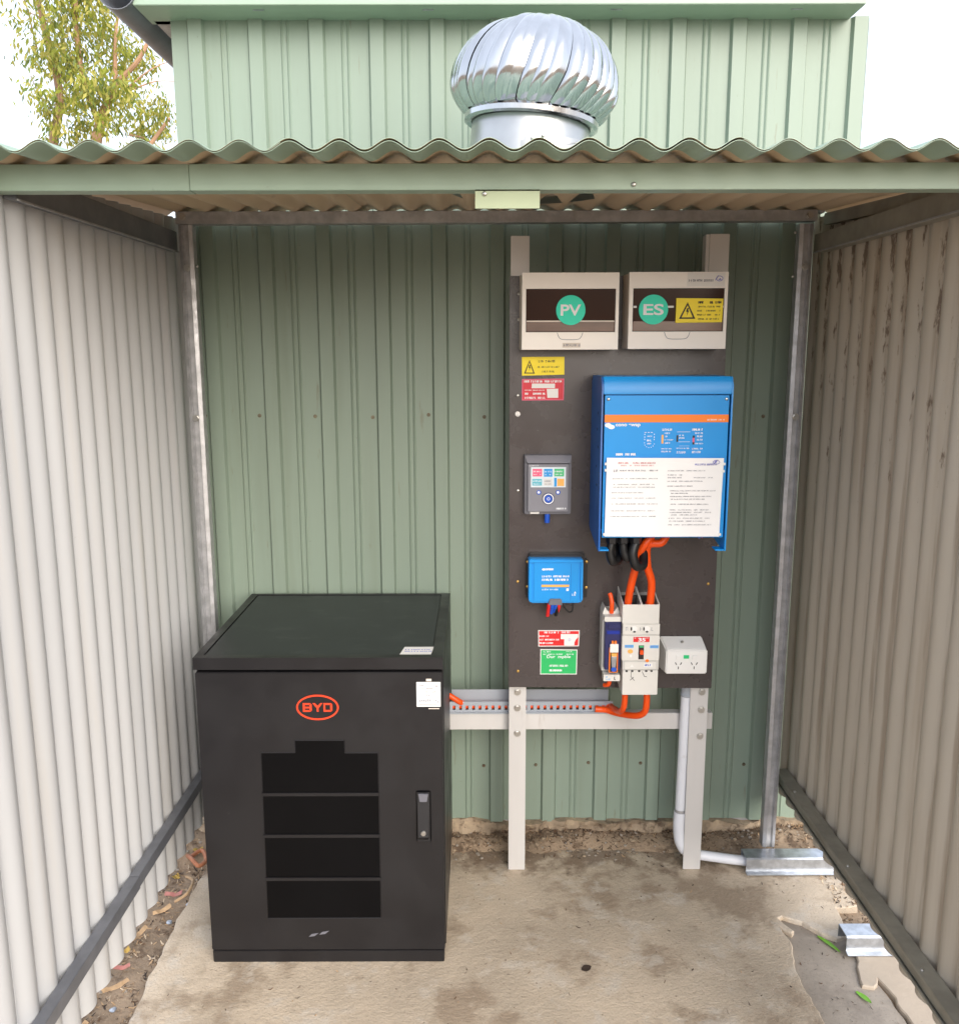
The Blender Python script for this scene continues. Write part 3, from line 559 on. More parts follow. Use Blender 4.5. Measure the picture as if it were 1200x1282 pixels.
g = scrib(G(), .188, .214, 1.1195, .0048, yf-.0004, 1, .28); scrib(g, .114, .138, 1.2375, .0026, yf-.0004); g.build('lettering', 'white_print', mon, smooth=False)
G().box(.118, .142, yf+.010, yf+.0118, 1.1035, 1.1085).build('name_strip', 'white_label', mon)
G().tube([(.165, BD-.018, 1.102), (.165, BD-.018, 1.092), (.165, BD-.016, 1.077)], .0075, 12, 2).build('cable_plug', 'blue_cable', mon)

# ------------------------------------------------------------------ blue inverter
inv = thing('inverter_charger', (.445, BD, 1.035), 'large blue inverter charger with orange stripe mounted on the dark board', 'inverter')
yb, yf = BD-.0008, -.318
x0, x1, zt, zb = .284, .609, 1.479, 1.036
for sx, (a, b) in (('l', (x0-.001, x0+.003)), ('r', (x1-.003, x1+.001))):
    P = [(yb, 1.462), (yb-.02, zt), (yf+.012, zt), (yf, zt-.022), (yf, zb), (yf+.035, zb), (yb-.02, 1.058), (yb, 1.066)]
    G().yz(P, a, b).build('side_plate', 'blue_shade_seam' if sx == 'l' else 'blue', inv, bevel=.0008)  # left plate takes a darker blue: its shade is put into the colour
G().box(x0+.0032, x1-.0032, yb-.025, yb, 1.082, 1.470).build('back_shell', 'blue_deep', inv)
G().yz([(yb-.026, 1.470), (yb-.026, 1.479), (yf+.010, 1.4795), (yf-.0015, 1.462), (yf-.0015, 1.436), (yf+.004, 1.436), (yf+.008, 1.470)], x0+.0035, x1-.0035).build('top_hood', 'blue', inv, bevel=.0015)
fp = G().box(x0+.0075, x1-.0075, yf+.0025, yf+.010, 1.0715, 1.4335).build('front_panel', 'blue', inv, bevel=.0012)
G().box(x0+.0034, x1-.0034, yf+.012, yb-.0255, 1.088, 1.092).build('gland_plate', 'blue_deep', inv)
for a, b in ((x0+.003, x0+.026), (x1-.026, x1-.003)): G().box(a, b, yf+.001, yf+.036, 1.0365, 1.0405).build('foot_flange', 'blue', inv, bevel=.001)
yp = yf+.0018
sp_ = G().box(x0+.0078, x1-.0078, yp, yf+.004, 1.3665, 1.3855).build('stripe', 'orange_stripe', fp)
for x in (.300, .594): inst(SCREW, 'screw', (x, yf+.0025, 1.424), fp)
scrib(G(), .548, .594, 1.3725, .0036, yp-.0002, 1).build('lettering', 'white_print', sp_, smooth=False)
g = G(); g.disc(.3005, 1.3595, .008, .0055, yp, yf+.003, 20); g.disc(.309, 1.355, .0085, .0055, yp-.0001, yf+.003, 20); g.xz([(.296, 1.357), (.306, 1.350), (.314, 1.356), (.304, 1.363)], yp-.0002, yf+.003); g.build('logo', 'white_print', fp)
text('cono ewap', .3505, yp, 1.3585, .0088, 'white_print', fp, width=.062, bold=.03)
g = G()
for i in range(9):
    a = .3925+.0026*i
    if i % 3 != 2: g.box(a, a+.002, yp, yp+.0005, 1.3405, 1.342)
for i in range(14):
    a = math.pi*i/13
    if i % 2 == 0: g.disc(.4055+.0125*math.cos(a+math.pi), 1.315-.012*abs(math.sin(a)), .0012, .0009, yp, yp+.0005, 8)
for z in (1.322, 1.328, 1.335): g.box(.3925, .394, yp, yp+.0005, z, z+.003); g.box(.4165, .418, yp, yp+.0005, z, z+.003)
scrib(g, .400, .412, 1.3315, .0035, yp); scrib(g, .399, .412, 1.321, .005, yp); scrib(g, .400, .411, 1.313, .004, yp)
g.build('socket_diagram', 'white_print', fp, smooth=False)
g = scrib(G(), .437, .464, 1.348, .0058, yp, 1, .3); scrib(g, .443, .459, 1.339, .004, yp); scrib(g, .445, .452, 1.331, .004, yp); scrib(g, .443, .465, 1.3225, .003, yp); scrib(g, .444, .456, 1.3145, .004, yp)
scrib(g, .436, .464, 1.300, .0028, yp); scrib(g, .436, .460, 1.293, .004, yp)
scrib(g, .512, .540, 1.348, .0058, yp, 1, .3); scrib(g, .519, .540, 1.339, .0045, yp); scrib(g, .524, .540, 1.331, .0045, yp); scrib(g, .524, .540, 1.3225, .0045, yp); scrib(g, .519, .541, 1.313, .0035, yp); scrib(g, .513, .540, 1.300, .0042, yp); scrib(g, .513, .534, 1.2915, .0055, yp)
scrib(g, .479, .492, 1.3335, .0035, yp); scrib(g, .479, .492, 1.327, .0035, yp); scrib(g, .474, .506, 1.301, .0032, yp); scrib(g, .475, .497, 1.2905, .0055, yp)
g.box(.474, .507, yp, yp+.0005, 1.342, 1.3428).box(.478, .507, yp, yp+.0005, 1.317, 1.3178).box(.480, .506, yp, yp+.0005, 1.3068, 1.3072)
scrib(g, .322, .372, 1.286, .006, yp, 1, .4); g.build('lettering', 'white_print', fp, smooth=False)
G().box(.4355, .4405, yp, yp+.0008, 1.313, 1.335).build('indicator_strip', 'tile_orange', fp); G().box(.473, .477, yp-.001, yp+.0008, 1.3175, 1.334).build('rocker_switch', 'black_plastic', fp)
G().box(.5135, .5185, yp, yp+.0006, 1.3105, 1.333).build('indicator_strip', 'ink_dark', fp); G().box(.5132, .5182, yp-.0006, yp-.0002, 1.3165, 1.3275).build('indicator_mark', 'tile_pink', fp)
for z, y in ((1.386, -.26), (1.344, -.25), (1.30, -.27), (1.248, -.25), (1.20, -.26)):
    G().yz([(y+.004*math.cos(i*.785), z+.004*math.sin(i*.785)) for i in range(8)], x0-.0016, x0-.0009).build('vent_hole', 'slot_dark', inv)
gl = []
for x in (.322, .352, .384):
    q = G().lathe([(.0001, 1.048), (.010, 1.048), (.015, 1.052), (.0155, 1.066), (.018, 1.068), (.018, 1.080), (.013, 1.081), (.013, 1.087), (.0001, 1.087)], x, -.285, 6); q.build('cable_gland', 'black_plastic', inv, smooth=False)
G().xz([(.548, 1.0715), (.560, 1.0715), (.556, 1.064), (.551, 1.065)], -.25, -.247).build('tag', 'white_label', inv); G().tube([(.575, -.22, 1.088), (.574, -.235, 1.066), (.566, -.24, 1.056)], .004, 8, 4).build('tie', 'tile_pink', inv); G().tube([(.571, -.21, 1.088), (.567, -.225, 1.068), (.561, -.235, 1.052)], .003, 8, 4).build('tie', 'ink_blue', inv)
# laminated instruction sheet hung on the inverter
pp = thing('instruction_sheet', (.445, -.324, 1.075), 'white printed instruction sheet fixed to the front of the blue inverter', 'paper')
g = G(); P0 = [(.2985, 1.2785), (.5925, 1.277), (.5895, 1.0755), (.2975, 1.0765)]; nx = 16
for j in range(9):
    v_ = j/8
    for i in range(nx+1):
        u = i/nx; a = Vector(P0[0])*(1-u)+Vector(P0[1])*u; b = Vector(P0[3])*(1-u)+Vector(P0[2])*u; c = a*(1-v_)+b*v_
        g.v.append((c.x, -.3235-.0022*math.sin(u*math.pi)*(.4+.6*v_)-.0006*math.sin(u*9+v_*4), c.y))
g.f = [(j*(nx+1)+i, j*(nx+1)+i+1, (j+1)*(nx+1)+i+1, (j+1)*(nx+1)+i) for j in range(8) for i in range(nx)]; g.mi = [0]*len(g.f)
sh = g.build('sheet', 'paper', pp)
yq = -.3268
g = scrib(G(), .327, .424, 1.2655, .0042, yq, .7); scrib(g, .334, .418, 1.259, .003, yq, .7); g.build('heading', 'ink_red', pp, smooth=False)
g = scrib(G(), .316, .326, 1.246, .0062, yq); scrib(g, .331, .427, 1.2465, .0038, yq, .8)
for z, a, b in ((1.226, .314, .428), (1.211, .316, .420), (1.204, .316, .426), (1.190, .312, .392), (1.176, .312, .424), (1.161, .312, .428), (1.1435, .312, .424), (1.129, .310, .424)): scrib(g, a, b, z, .0026, yq, .75, .2)
for z, a, b in ((1.2455, .452, .545), (1.235, .452, .488), (1.228, .452, .490), (1.228, .518, .568), (1.219, .452, .541), (1.2065, .452, .518), (1.1945, .460, .574), (1.188, .462, .505), (1.180, .460, .566), (1.173, .462, .548), (1.160, .462, .560), (1.1455, .460, .566), (1.139, .460, .566), (1.1325, .464, .530), (1.124, .458, .566), (1.1165, .460, .552), (1.107, .458, .566)): scrib(g, a, b, z, .0027, yq, .85, .2)
g.build('printed_text', 'ink', pp, smooth=False)
g = scrib(G(), .520, .575, 1.2615, .0046, yq, .9); g.ring(.573, 1.267, .009, .0055, .0012, yq, yq+.0003, 20); g.xz([(.566, 1.262), (.570, 1.270), (.576, 1.2735), (.573, 1.266)], yq, yq+.0003); g.build('emblem', 'ink_blue', pp, smooth=False)
for x, z in ((.2968, 1.263), (.2968, 1.247), (.2965, 1.082), (.593, 1.262), (.592, 1.244), (.590, 1.081)): G().box(x-.003, x+.0035, -.3255, -.321, z-.003, z+.003).build('tape_tab', 'white_label', pp)

# ------------------------------------------------------------------ cables below the inverter
def cable(pts, r, m_, label, group=None, name='cable', n=14, cap=None):
    o = G().tube(pts, r, n, 8).build(name, m_, None, pts[-1]); tag(o, label, 'cable', group); return o
cable([(.322, -.285, 1.050), (.318, -.287, 1.025), (.327, -.285, 1.000), (.346, -.262, 1.006), (.350, -.225, 1.036), (.345, -.20, 1.092)], .0115, 'black_rubber', 'black cable loop under the inverter nearest its left flange'.replace('nearest its left flange', 'farthest from the orange cables'))
cable([(.352, -.285, 1.050), (.354, -.286, 1.028), (.364, -.283, 1.008), (.376, -.258, 1.014), (.378, -.225, 1.04), (.374, -.20, 1.092)], .0105, 'black_rubber', 'black cable loop under the inverter between two others')
cable([(.384, -.285, 1.050), (.377, -.290, 1.022), (.386, -.290, .992), (.405, -.280, .990), (.411, -.25, 1.02), (.404, -.22, 1.092)], .0125, 'black_rubber', 'thick black cable loop touching the orange cables under the inverter')
cable([(.430, -.25, 1.090), (.431, -.256, 1.066), (.415, -.262, 1.045), (.401, -.255, 1.018), (.395, -.238, .975), (.386, -.225, .920), (.383, -.205, .868), (.383, -.198, .835)], .0105, 'orange_cable', 'orange cable bending from the inverter to the left terminal of the breaker'.replace('left', 'blue banded'))
cable([(.470, -.25, 1.090), (.470, -.256, 1.066), (.455, -.262, 1.046), (.432, -.258, 1.043), (.421, -.250, 1.030), (.427, -.235, .975), (.4415, -.222, .930), (.4435, -.206, .870), (.443, -.198, .835)], .0105, 'orange_cable', 'orange cable looping from the inverter to the red banded breaker terminal')

# ------------------------------------------------------------------ small blue charge controller
mp = thing('charge_controller', (.19, BD, .85), 'small blue charge controller on a black back plate', 'charge controller')
bk = G().box(.108, .279, BD-.020, BD-.0006, .862, .972).box(.117, .270, BD-.030, BD-.0006, .958, .990).build('back_plate', 'black_plastic', mp, bevel=.002)
yf = BD-.062
G().xz([(.113, .982), (.262, .982), (.263, .868), (.259, .860), (.255, .857), (.121, .857), (.117, .860), (.113, .868)], yf+.006, BD-.0205).build('case', 'blue', mp, bevel=.003)
fa = G().box(.127, .250, yf+.003, yf+.0065, .863, .973).build('face', 'blue', mp, bevel=.001)
G().box(.1145, .261, yf-.001, yf+.0062, .9735, .981).build('top_rim', 'blue', mp, bevel=.001)
for a, b in ((.114, .1205), (.2555, .2618)): G().box(a, b, yf+.0005, yf+.0062, .866, .973).build('side_rim', 'blue', mp, bevel=.001)
G().box(.1485, .2245, yf+.0022, yf+.0034, .904, .9105).build('stripe', 'tile_orange', fa)
g = scrib(G(), .158, .186, .954, .0056, yf+.0026, 1, .32); g.disc(.1535, .954, .004, .003, yf+.0024, yf+.0032, 12); scrib(g, .150, .224, .934, .0055, yf+.0026, .9, .3); scrib(g, .150, .224, .9245, .0062, yf+.0026, .8, .34); scrib(g, .150, .194, .897, .004, yf+.0026); g.box(.217, .2235, yf+.0022, yf+.0032, .893, .9); scrib(g, .233, .248, .882, .006, yf+.0026); g.xz([(.238, .886), (.244, .886), (.241, .892)], yf+.0022, yf+.0032); g.build('lettering', 'white_print', fa, smooth=False)
G().box(.2285, .2292, yf+.0024, yf+.0032, .866, .970).build('panel_seam', 'blue_shade_seam', fa)
G().hexa([(.168, yf-.002, .853), (.207, yf-.002, .853), (.203, yf-.002, .871), (.171, yf-.002, .871)], [(.168, yf+.012, .853), (.207, yf+.012, .853), (.203, yf+.012, .871), (.171, yf+.012, .871)]).build('terminal_cover', 'grey_case', mp, bevel=.0015)
for x, z in ((.106, .966), (.280, .966), (.106, .895), (.280, .892)): inst(BRASS, 'screw', (x+(.006 if x < .2 else -.004), BD-.020, z), bk)
for x, m_, dz in ((.170, 'red_cable', -.036), (.180, 'blue_cable', -.028), (.189, 'blue_cable', -.024), (.198, 'red_cable', -.022), (.193, 'black_rubber', -.034)):
    G().tube([(x, yf+.004 if m_ != 'black_rubber' else yf+.012, .856), (x-.001, yf+.006, .845), (x-.003, yf+.014, .854+dz)], .0052, 10, 4).build('wire', m_, mp)
G().tube([(.205, yf+.010, .856), (.214, yf+.012, .842), (.226, yf+.014, .829), (.236, yf+.018, .833), (.238, yf+.022, .857)], .0022, 8, 6).build('wire', 'black_rubber', mp)

# ------------------------------------------------------------------ fuse isolator and large breaker, outlet
fu = thing('fuse_isolator', (.342, BD, .64), 'narrow white and navy fuse isolator beside the large breaker', 'isolator')
yf = BD-.085
G().xz([(.319, .828), (.325, .846), (.333, .832), (.351, .832), (.360, .846), (.3655, .830), (.3655, .66), (.319, .66)], BD-.055, BD-.0006).build('body', 'breaker', fu, bevel=.001)
G().box(.320, .366, yf, BD-.0552, .812, .826).build('top_block', 'breaker', fu, bevel=.0012)
G().box(.3235, .3675, yf+.004, BD-.0552, .672, .8118).build('handle_body', 'navy', fu, bevel=.002)
G().box(.328, .363, yf+.001, yf+.006, .776, .786).build('handle_ridge', 'blue_deep', fu, bevel=.001); G().box(.330, .364, yf-.002, yf+.006, .792, .806).build('handle_grip', 'navy', fu, bevel=.002)
cr = G().box(.335, .3595, yf-.0015, yf+.0042, .666, .738).build('fuse_carrier', 'orange_stripe', fu, bevel=.001)
G().box(.338, .3565, yf-.0022, yf-.0014, .669, .727).build('carrier_slot', 'slot_dark', cr)
G().hexa([(.340, yf-.008, .715), (.355, yf-.008, .715), (.352, yf-.006, .672), (.343, yf-.006, .672)], [(.340, yf-.002, .715), (.355, yf-.002, .715), (.352, yf-.002, .672), (.343, yf-.002, .672)]).build('fuse_link', 'galv_bright', cr, bevel=.001)
G().disc(.3475, .678, .0075, .006, yf-.0105, yf-.0062, 20).build('fuse_cap', 'blue_cable', cr); G().box(.340, .355, yf-.009, yf-.0021, .7155, .724).build('fuse_head', 'tile_orange', cr)
G().box(.3365, .3595, yf-.0065, yf-.0016, .726, .750).build('white_clip', 'white_label', fu, bevel=.001)
for x in (.344, .352): G().box(x-.003, x+.003, yf-.002, yf+.004, .7502, .757).build('terminal', 'orange_stripe', fu)
lb = G().box(.321, .3665, yf-.001, BD-.0552, .641, .6595).build('lower_block', 'breaker', fu, bevel=.001)
g = scrib(G(), .327, .343, .6535, .004, yf-.0013); scrib(g, .327, .343, .647, .004, yf-.0013); g.build('lettering', 'light_blue', lb, smooth=False); scrib(G(), .350, .358, .650, .009, yf-.0013).build('lettering', 'ink_dark', lb, smooth=False)
cable([(.338, -.166, .882), (.341, -.170, .874), (.3435, -.176, .855), (.343, -.174, .828)], .0062, 'orange_cable', 'short orange cable entering the top of the fuse isolator')
cable([(.343, -.172, .6585), (.343, -.174, .632), (.3395, -.172, .618), (.331, -.160, .612)], .0062, 'orange_cable', 'short orange cable curling out below the fuse isolator')
br = thing('circuit_breaker', (.418, BD, .605), 'large white moulded circuit breaker with red label and orange cables', 'circuit breaker')
yf = -.22
G().box(.371, .468, -.152, BD-.0006, .612, .872).build('base', 'breaker_grey', br)
for a, b in ((.3665, .3695), (.4155, .4205), (.4635, .4665)): G().hexa([(a, yf+.002, .812), (b, yf+.002, .812), (b, yf+.002, .866), (a, yf+.002, .866)], [(a, BD-.001, .812), (b, BD-.001, .812), (b, BD-.001, .890), (a, BD-.001, .890)]).build('terminal_barrier', 'breaker', br)
G().box(.3672, .4665, yf, yf+.004, .8105, .865).build('upper_shield', 'breaker', br, bevel=.001)
G().box(.3705, .4655, -.160, -.1525, .815, .873).build('terminal_back', 'slot_dark', br)
mid = G().box(.3675, .4695, yf-.002, -.1525, .706, .7785).build('middle_case', 'breaker', br, bevel=.0015)
up_ = G().box(.3685, .4690, yf, -.1525, .7795, .8098).build('upper_case', 'breaker', br, bevel=.001)
low = G().box(.3705, .4695, yf+.001, -.1525, .6785, .7052).build('lower_case', 'breaker_grey', br, bevel=.001); G().box(.376, .462, yf-.001, yf+.0015, .681, .7025).build('lower_door', 'breaker', low, bevel=.0006)
G().box(.3715, .4685, yf+.001, -.1525, .606, .6775).build('lower_shield', 'breaker', br, bevel=.0012)
rl = G().box(.3975, .4415, yf-.0028, yf-.0018, .760, .7745).build('red_label', 'sign_red2', br); text('35', .4205, yf-.0031, .7668, .0105, 'white_print', rl, width=.020, bold=.03)
g = scrib(G(), .400, .407, .7715, .003, yf-.0031); scrib(g, .432, .439, .7715, .003, yf-.0031); g.build('lettering', 'white_print', rl, smooth=False)
sw = G().box(.4125, .4270, yf-.0026, yf-.0018, .7105, .7505).build('switch_slot', 'slot_dark', br); G().box(.4155, .4242, yf-.013, yf-.0024, .727, .738).build('toggle', 'orange_cable', sw, bevel=.001); G().box(.4145, .4255, yf-.0032, yf-.0024, .7445, .7495).build('slot_label', 'tile_green', sw)
for a, b, z in ((.3745, .3985, .748), (.4435, .4665, .7465)): l_ = G().box(a, b, yf-.0028, yf-.0018, z-.004, z+.004).build('rating_label', 'light_blue', br); scrib(G(), a+.002, b-.002, z, .004, yf-.0031).build('lettering', 'ink_blue', l_, smooth=False)
G().disc(.390, .7335, .0075, .006, yf-.003, yf-.0018, 16).build('test_button', 'tile_orange', br); G().box(.3895, .3945, yf-.0026, yf-.0018, .7165, .7225).build('mark', 'white_label', br)
G().disc(.437, .7065, .005, .004, yf-.0034, yf-.0018, 12).build('seal', 'orange_stripe', br)
G().xz([(.391, .688), (.401, .688), (.396, .696)], yf-.0016, yf-.0008).build('mark', 'white_label', low); l_ = G().box(.429, .452, yf-.0018, yf-.0008, .6875, .6985).build('rating_label', 'white_label', low); scrib(G(), .431, .449, .6935, .0055, yf-.0021, 1, .3).build('lettering', 'blue_cable', l_, smooth=False)
for x in (.3995, .4335): G().disc(x, .797, .0085, .0085, yf-.0012, yf+.001, 24).build('screw_cover', 'white_label', br); G().disc(x+.0005, .789, .0038, .0026, yf-.0016, yf+.001, 14).build('screw_hole', 'slot_dark', br); G().disc(x-.008, .797, .0022, .0055, yf-.0014, yf+.001, 10).build('screw_hole', 'slot_dark', br)
for x in (.376, .415, .446): scrib(G(), x, x+.012, .7965, .010, yf-.0005, .9, .1).build('moulded_mark', 'ink', br, smooth=False)
for x in (.382, .3975, .4165, .4360, .4505): G().box(x-.003, x+.003, yf+.0003, yf+.002, .673, .6775).build('screw_hole', 'slot_dark', br)
g = G(); [g.tube([(a, yf+.0005, z), (b, yf+.0005, zz)], .0007, 5, 1) for a, z, b, zz in ((.395, .673, .394, .660), (.394, .660, .404, .648), (.402, .658, .392, .649), (.425, .674, .431, .660), (.431, .660, .438, .659))]; g.build('moulded_mark', 'ink_dark', br)
for x, m_ in ((.383, 'blue_cable'), (.443, 'red_cable')): G().lathe([(.0115, .846), (.0115, .868)], x, -.2, 16).build('cable_band', m_, br)
G().lathe([(.0115, .598), (.0115, .606)], .386, -.18, 16).build('cable_band', 'light_blue', br)
cable([(.386, -.18, .6055), (.386, -.18, .575), (.384, -.172, .548), (.378, -.142, .525), (.366, -.085, .512), (.34, -.050, .505), (.1, -.045, .502), (-.11, -.045, .502)], .0085, 'orange_cable', 'orange cable curving from the blue banded breaker outlet into the slotted trunking')
cable([(.447, -.18, .6055), (.448, -.18, .570), (.445, -.170, .535), (.425, -.150, .515), (.385, -.10, .500), (.352, -.0735, .500), (.335, -.0735, .502), (.318, -.0735, .503)], .0092, 'orange_cable', 'orange cable sweeping in the widest bend from the breaker base to the trunking')
cable([(-.160, -.055, .553), (-.115, -.058, .541), (-.095, -.060, .530), (-.080, -.057, .519), (-.070, -.047, .510)], .0085, 'orange_cable', 'orange cable leaving the black cabinet and dropping into the trunking')
ou = thing('power_outlet', (.552, BD, .65), 'white double power outlet block at the board corner', 'outlet')
G().hexa([(.489, BD-.0006, .650), (.609, BD-.0006, .650), (.609, BD-.0006, .7445), (.489, BD-.0006, .7445)], [(.498, BD-.054, .6525), (.612, BD-.054, .6525), (.612, BD-.054, .722), (.498, BD-.054, .722)]).build('mounting_block', 'outlet', ou, bevel=.003)
fp2 = G().box(.4975, .6125, BD-.062, BD-.0545, .6525, .7225).build('face_plate', 'outlet', ou, bevel=.003); yq = BD-.0625
G().box(.546, .561, yq-.001, yq+.001, .698, .708).build('indicator', 'green_light', ou)
for x in (.5325, .5765):
    G().box(x-.008, x+.008, yq-.003, yq+.001, .697, .708).build('switch', 'outlet', ou, bevel=.0015)
    for dx, rot in ((-.007, .5), (.007, -.5)):
        c_, s_ = math.cos(rot), math.sin(rot); P = [(x+dx+a*c_-b*s_, .683+a*s_+b*c_) for a, b in ((-.0011, -.004), (.0011, -.004), (.0011, .004), (-.0011, .004))]; G().xz(P, yq-.0003, yq+.0006).build('socket_slot', 'slot_dark', ou)
    G().box(x-.0011, x+.0011, yq-.0003, yq+.0006, .667, .6745).build('socket_slot', 'slot_dark', ou)
inst(SCREW, 'screw', (.548, BD-.03, .735), ou, (R(-70), 0, 0))

# ------------------------------------------------------------------ conduit
co = thing('conduit_pipe', (.58, -.079, 0), 'white plastic conduit running down behind the metal upright to the floor', 'conduit')
cy_ = -.0795
G().tube([(.584, cy_, .585), (.582, cy_, .38), (.580, cy_, .187)], .0158, 20, 1).build('pipe', 'conduit', co)
G().lathe([(.0162, .546), (.0178, .548), (.0178, .556), (.0165, .557), (.0165, .566), (.0182, .568), (.0182, .585)], .584, cy_, 20).build('adaptor', 'trunking', co)
G().lathe([(.0165, .172), (.0165, .187)], .580, cy_, 20).build('collar', 'galv', co)
G().tube([(.580, cy_, .178), (.579, cy_, .13), (.585, cy_, .082), (.603, cy_+.002, .05), (.630, cy_+.002, .035)], .0185, 20, 8).build('elbow', 'conduit', co)
G().tube([(.622, cy_+.002, .038), (.67, -.078, .030), (.74, -.088, .025), (.80, -.095, .022)], .0148, 18, 6).build('pipe', 'conduit', co)

# ------------------------------------------------------------------ galvanised floor channels
def channel(x0, x1, y0, z0, label):
    P = [(y0-.002, 0), (y0, .0), (y0+.016, .006), (y0+.016, .042), (y0+.012, .047), (y0+.062, .047), (y0+.062, .012), (y0+.059, .012), (y0+.059, .044), (y0+.019, .044), (y0+.019, .003), (y0, -.003)]
    P = [(y0-.010, 0), (y0-.010, .003), (y0+.004, .005), (y0+.004, .043), (y0+.008, .047), (y0+.058, .047), (y0+.060, .044), (y0+.060, .010), (y0+.057, .010), (y0+.057, .0435), (y0+.009, .0435), (y0+.007, .041), (y0+.007, .002), (y0+.004, 0)]
    o = G().prism(P, lambda y, z: (x0, y, z0+z), lambda y, z: (x1, y, z0+z)).build('steel_channel', 'galv_bright', None, ((x0+x1)/2, y0, z0), bevel=.0006); return tag(o, label, 'steel channel', 'folded steel channels under the side wall')
channel(.772, 1.04, -.131, .0045, 'bright galvanised channel under the post at the conduit end')
channel(.93, 1.12, -.478, -.003, 'bright galvanised channel poking from under the stained wall by the concrete ledge')

# ------------------------------------------------------------------ black battery cabinet
CX0, CX1, CY, CB, CH = -.710, -.110, -.509, .058, .8204
cab = thing('battery_cabinet', (-.41, CY, 0), 'black floor standing battery cabinet with red oval logo on its door', 'cabinet')
G().box(CX0, CX1, CY+.0235, CB, .034, .790).build('body', 'black_coat', cab, bevel=.002)
G().box(CX0+.004, CX1-.004, CY+.002, CB-.003, 0, .0335).build('plinth', 'black_coat', cab, bevel=.0015)
tp = G().box(CX0, CX1, CY, CB, .7905, .815)
tp.box(CX0, CX1, CY, CY+.022, .815, CH).box(CX0, CX0+.020, CY+.022, CB, .815, CH).box(CX1-.026, CX1, CY+.022, CB, .815, CH); tp.box(CX0+.02, CX1-.026, CB-.012, CB, .815, CH)
tp.build('lid_frame', 'black_coat', cab)
pn = G().box(CX0+.0215, CX1-.0275, CY+.0235, CB-.0135, .8152, .8185).build('top_panel', 'black_top', cab, bevel=.0012)
sk = G().xy([(-.216, -.483), (-.140, -.483), (-.135, -.428), (-.208, -.428)], .8186, .8191).build('sticker', 'white_label', pn)
g = G()
for q in range(2):
    x = -.205
    while x < -.142: g.box(x, x+.003, -.452-.012*q, -.447-.012*q, .8192, .8194); x += rnd.uniform(.0042, .008)
g.build('lettering', 'ink_blue', sk, smooth=False)
dr = G().box(CX0+.003, CX1-.0025, CY, CY+.0228, .0365, .783).build('door', 'black_coat', cab, bevel=.0018)
Pw = [(-.557, .577), (-.473, .577), (-.473, .609), (-.352, .609), (-.352, .576), (-.271, .576), (-.273, .127), (-.561, .127)]
wn_ = G().xz(Pw, CY-.0006, CY+.0005).build('window', 'black_glass', dr)
for z in (.4675, .3555, .2375): G().box(-.5615, -.2705, CY-.004, CY-.0002, z-.0045, z+.0045).build('window_bar', 'black_coat', dr, bevel=.001)
g = G()
for a, b in zip(Pw, Pw[1:]+Pw[:1]): g.tube([(a[0], CY-.0006, a[1]), (b[0], CY-.0006, b[1])], .0012, 6, 1)
g.build('window_frame', 'black_coat', dr)
lg = G().ring(-.4145, .6945, .0515, .0325, .0042, CY-.0016, CY+.0002, 64).build('logo_ring', 'logo_red', dr)
yl = CY-.0016; g = G(); s_ = .0044
def block(x, kind):
    h0, h1 = .6835, .7055
    if kind in 'BD':
        w_ = .0215; e = .0035
        g.box(x, x+s_, yl, CY+.0002, h0, h1); g.box(x+s_, x+w_-e, yl, CY+.0002, h1-s_, h1); g.box(x+s_, x+w_-e, yl, CY+.0002, h0, h0+s_)
        g.xz([(x+w_-e, h1), (x+w_, h1-e), (x+w_, h0+e), (x+w_-e, h0), (x+w_-s_-.001, h0+s_), (x+w_-s_-.001, h1-s_)], yl, CY+.0002)
        if kind == 'B': g.box(x+s_, x+w_-s_-.001, yl, CY+.0002, .6925, .6962)
    else:
        w_ = .0245; m_ = x+w_/2
        g.xz([(x, h1), (x+s_*1.25, h1), (m_, .6985), (x+w_-s_*1.25, h1), (x+w_, h1), (m_+s_/2, .6925), (m_+s_/2, h0), (m_-s_/2, h0), (m_-s_/2, .6925)], yl, CY+.0002)
block(-.4500, 'B'); block(-.4265, 'Y'); block(-.4000, 'D'); g.build('logo_letters', 'logo_red', dr, smooth=False)
lb = G().box(-.1745, -.1165, CY-.001, CY+.0002, .6955, .7585).build('rating_label', 'white_label', dr, bevel=.0004); yl = CY-.0013
g = scrib(G(), -.168, -.150, .7495, .0042, yl); scrib(g, -.168, -.128, .7425, .0036, yl); scrib(g, -.153, -.126, .7335, .0042, yl); scrib(g, -.150, -.126, .7245, .006, yl); scrib(g, -.168, -.124, .7115, .006, yl, .5, .32); g.box(-.168, -.126, yl, yl+.0003, .7015, .7035); g.box(-.1245, -.123, yl, yl+.0003, .715, .737); scrib(g, -.128, -.122, .748, .006, yl); scrib(g, -.124, -.119, .708, .006, yl)
g.build('lettering', 'ink', lb, smooth=False)
G().box(-.151, -.138, CY-.0008, CY+.0002, .7605, .7665).build('small_tag', 'box_side', dr); G().box(-.146, -.120, CY-.0008, CY+.0002, .6895, .6915).build('small_tag', 'box_side', dr)
hd = G().box(-.1795, -.1435, CY-.004, CY+.0002, .338, .476).build('handle_plate', 'black_plastic', dr, bevel=.0025)
G().hexa([(-.1765, CY-.007, .446), (-.1465, CY-.007, .446), (-.1485, CY-.020, .362), (-.1745, CY-.020, .362)], [(-.1765, CY-.0035, .470), (-.1465, CY-.0035, .470), (-.1485, CY-.0035, .344), (-.1745, CY-.0035, .344)]).build('handle_lever', 'black_plastic', hd, bevel=.002)
G().xz([(-.174, .4715), (-.149, .4715), (-.1525, .450), (-.1705, .450)], CY-.0098, CY-.006).build('handle_catch', 'grey_case', hd, bevel=.001)
